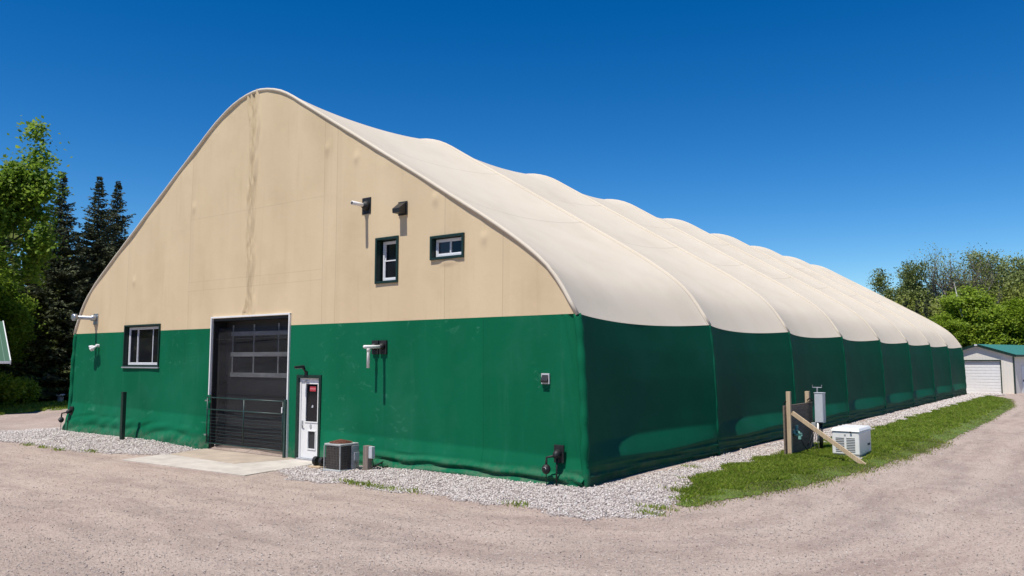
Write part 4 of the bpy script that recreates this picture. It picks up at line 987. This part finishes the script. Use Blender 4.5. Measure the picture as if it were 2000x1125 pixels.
cp(sb, -39.6, 3.4, 4.0, 1.0, 'larger leafy shrub half behind the corner of the brown shed')

# forest beyond the garage
G_R = 'trees beyond the garage'
blue = R_(deciduous('broadleaf_tree', 41, 14.4, .7, blue_m, .24, 42, 'tall grey green tree with airy crown rising highest above the garage', cl=.52, first=.2, group=G_R, keep=.7, rad=3.1), 1955, 88, .4)
C_(blue, 1772, 86, 2.2, .89, 'grey green tree with an airy crown, first beyond the arena roof edge')
C_(blue, 2040, 88, 4.0, .95, 'grey green tree just outside the right border')
bare = R_(deciduous('bare_tree', 51, 15.0, .5, olive_m, .2, 2, 'leafless grey tree standing tallest among the bare ones', cl=.5, first=.25, levels=4, group=G_R, bark=grey_bark, keep=.25, upb=.8, tr=.028, rad=2.3), 1862, 84)
C_(bare, 1830, 85, 1.3, .95, 'leafless grey tree next to the airy grey green tree on the left')
C_(bare, 1886, 85, 2.6, .98, 'leafless grey tree just left of the highest grey green tree')
C_(bare, 1846, 86, 4.6, .88, 'leafless grey tree with lower crown in the middle of the bare ones')
C_(bare, 1908, 83, 3.6, .92, 'leafless grey tree rising behind the bright green maple')
C_(bare, 2000, 90, 5.2, 1.0, 'leafless grey tree at the right border above the garage roof')
young = R_(deciduous('maple_tree', 61, 9.8, .85, bright_m, .26, 24, 'brightest yellow green maple directly above the garage gable', cl=.40, first=.14, levels=4, keep=.6, rad=3.0, group=G_R, flat=1.0), 1916, 74)
C_(young, 1866, 74, 1.4, .72, 'lower yellow green maple at the end of the arena roof')
C_(young, 1972, 74, 2.9, .85, 'yellow green maple above the garage roof, right of the brightest one')
C_(young, 2020, 73, 4.4, .95, 'yellow green maple just past the right border')
oli = R_(deciduous('broadleaf_tree', 71, 8.9, .75, olive_m, .26, 42, 'olive green tree standing between the bare trees and the arena roof', cl=.7, first=.12, group=G_R, rad=3.0), 1806, 82)
C_(oli, 1850, 86, 1.0, .80, 'olive green tree below the tallest bare tree')
C_(oli, 1775, 84, 2.0, .85, 'olive green tree closest to the arena roof line')
C_(oli, 1992, 82, 3.0, 1.15, 'olive green tree at the right border behind the yellow green maples')
C_(oli, 1940, 84, 4.4, .9, 'olive green tree behind the brightest maple')
C_(oli, 1890, 86, 5.4, .82, 'olive green tree left of the brightest maple')
C_(oli, 2045, 80, .4, 1.1, 'olive green tree outside the right border')
C_(oli, 1740, 90, .4, .9, 'olive green tree mostly hidden by the arena roof')
dk = R_(spruce(15, 8.5, 1.9, spruce_m, 'small dark spruce among the olive trees beyond the arena roof', 24, .05, G_R, .34, .6), 1812, 76)
C_(dk, 1793, 79, 1.0, 1.0, 'dark spruce left of the small one beyond the arena roof')
C_(dk, 1770, 82, 2.0, 1.05, 'dark spruce nearest the arena roof line')
C_(dk, 1838, 78, 3.0, .85, 'dark spruce where the arena roof bends down')
C_(dk, 1745, 82, 4.0, 1.0, 'dark spruce peeking over the arena roof')
C_(dk, 1990, 92, 4.4, 1.0, 'dark spruce in the shade above the garage roof at the border')
C_(dk, 1930, 92, 5.4, .95, 'dark spruce in the shade behind the brightest maple')
bx_, by_ = spot(1874, 75)
bt = thing('birch_snag', (bx_, by_, -.1), 'white leaning birch trunk standing out against the green leaves', 'tree', None)
tubes_mesh('trunk', [(np.array([.9, -.2, 0]), np.array([.3, 0, 6.2]), .10, .09), (np.array([.3, 0, 6.2]), np.array([-.1, .1, 8.2]), .09, .07), (np.array([-.1, .1, 8.2]), np.array([-.35, .2, 9.9]), .07, .02)], birch_m, bt)
# undergrowth that closes the woods
def mass(name, pts, n, hgt, m, label, leaf=.4, seed=5):
    rg = np.random.default_rng(seed); P = []
    for (x, y, rr, h) in pts:
        k = int(n * rr * rr); q = rg.normal(0, 1, (k, 2)) * rr * .5; z = h * rg.uniform(0, 1, k) ** .8 * np.exp(-(q ** 2).sum(1) / (rr * rr * 1.2))
        P.append(np.stack([x + q[:, 0], y + q[:, 1], z + gz(x + q[:, 0], y + q[:, 1])], 1))
    V = np.concatenate(P); o = leaves_mesh(name, V, leaf, m, None, .6, .7, rg); return tag(o, label, 'undergrowth', kind='stuff')
pr = []
rg = np.random.default_rng(9)
for px in range(1720, 2110, 12): 
    for dep in (78, 88, 97): x, y = spot(px + rg.uniform(-5, 5), dep + rg.uniform(-2, 2)); pr.append((x, y, 2.2, rg.uniform(2.5, 5.0) * dep / 85))
mass('undergrowth', pr, 130, 4, olive_m, 'tangled olive undergrowth filling the woods behind the garage', .45)
pr = []
for k in range(34): pr.append((-50.5 + rg.uniform(-2, 2), -8 + k * 1.0, 2.2, rg.uniform(4, 8.0)))
mass('woods', pr, 150, 6, spruce_m, 'dark shaded woods behind the row of spruces at the left', .5, 6)

# woods that ring the yard on the sides the photo does not show: they close the horizon and darken the reflections
pr = []
for k in range(84):
    a = R(-196 + k * 3.0); q = 66 + 8 * math.sin(k * 1.9); pr.append((5 + q * math.cos(a), 5 + q * math.sin(a), 5.5, 11 + 3 * math.sin(k * 2.7)))
mass('woods', pr, 14, 6, olive_m, 'olive green woods across the yard behind the viewpoint', 1.3, 8)
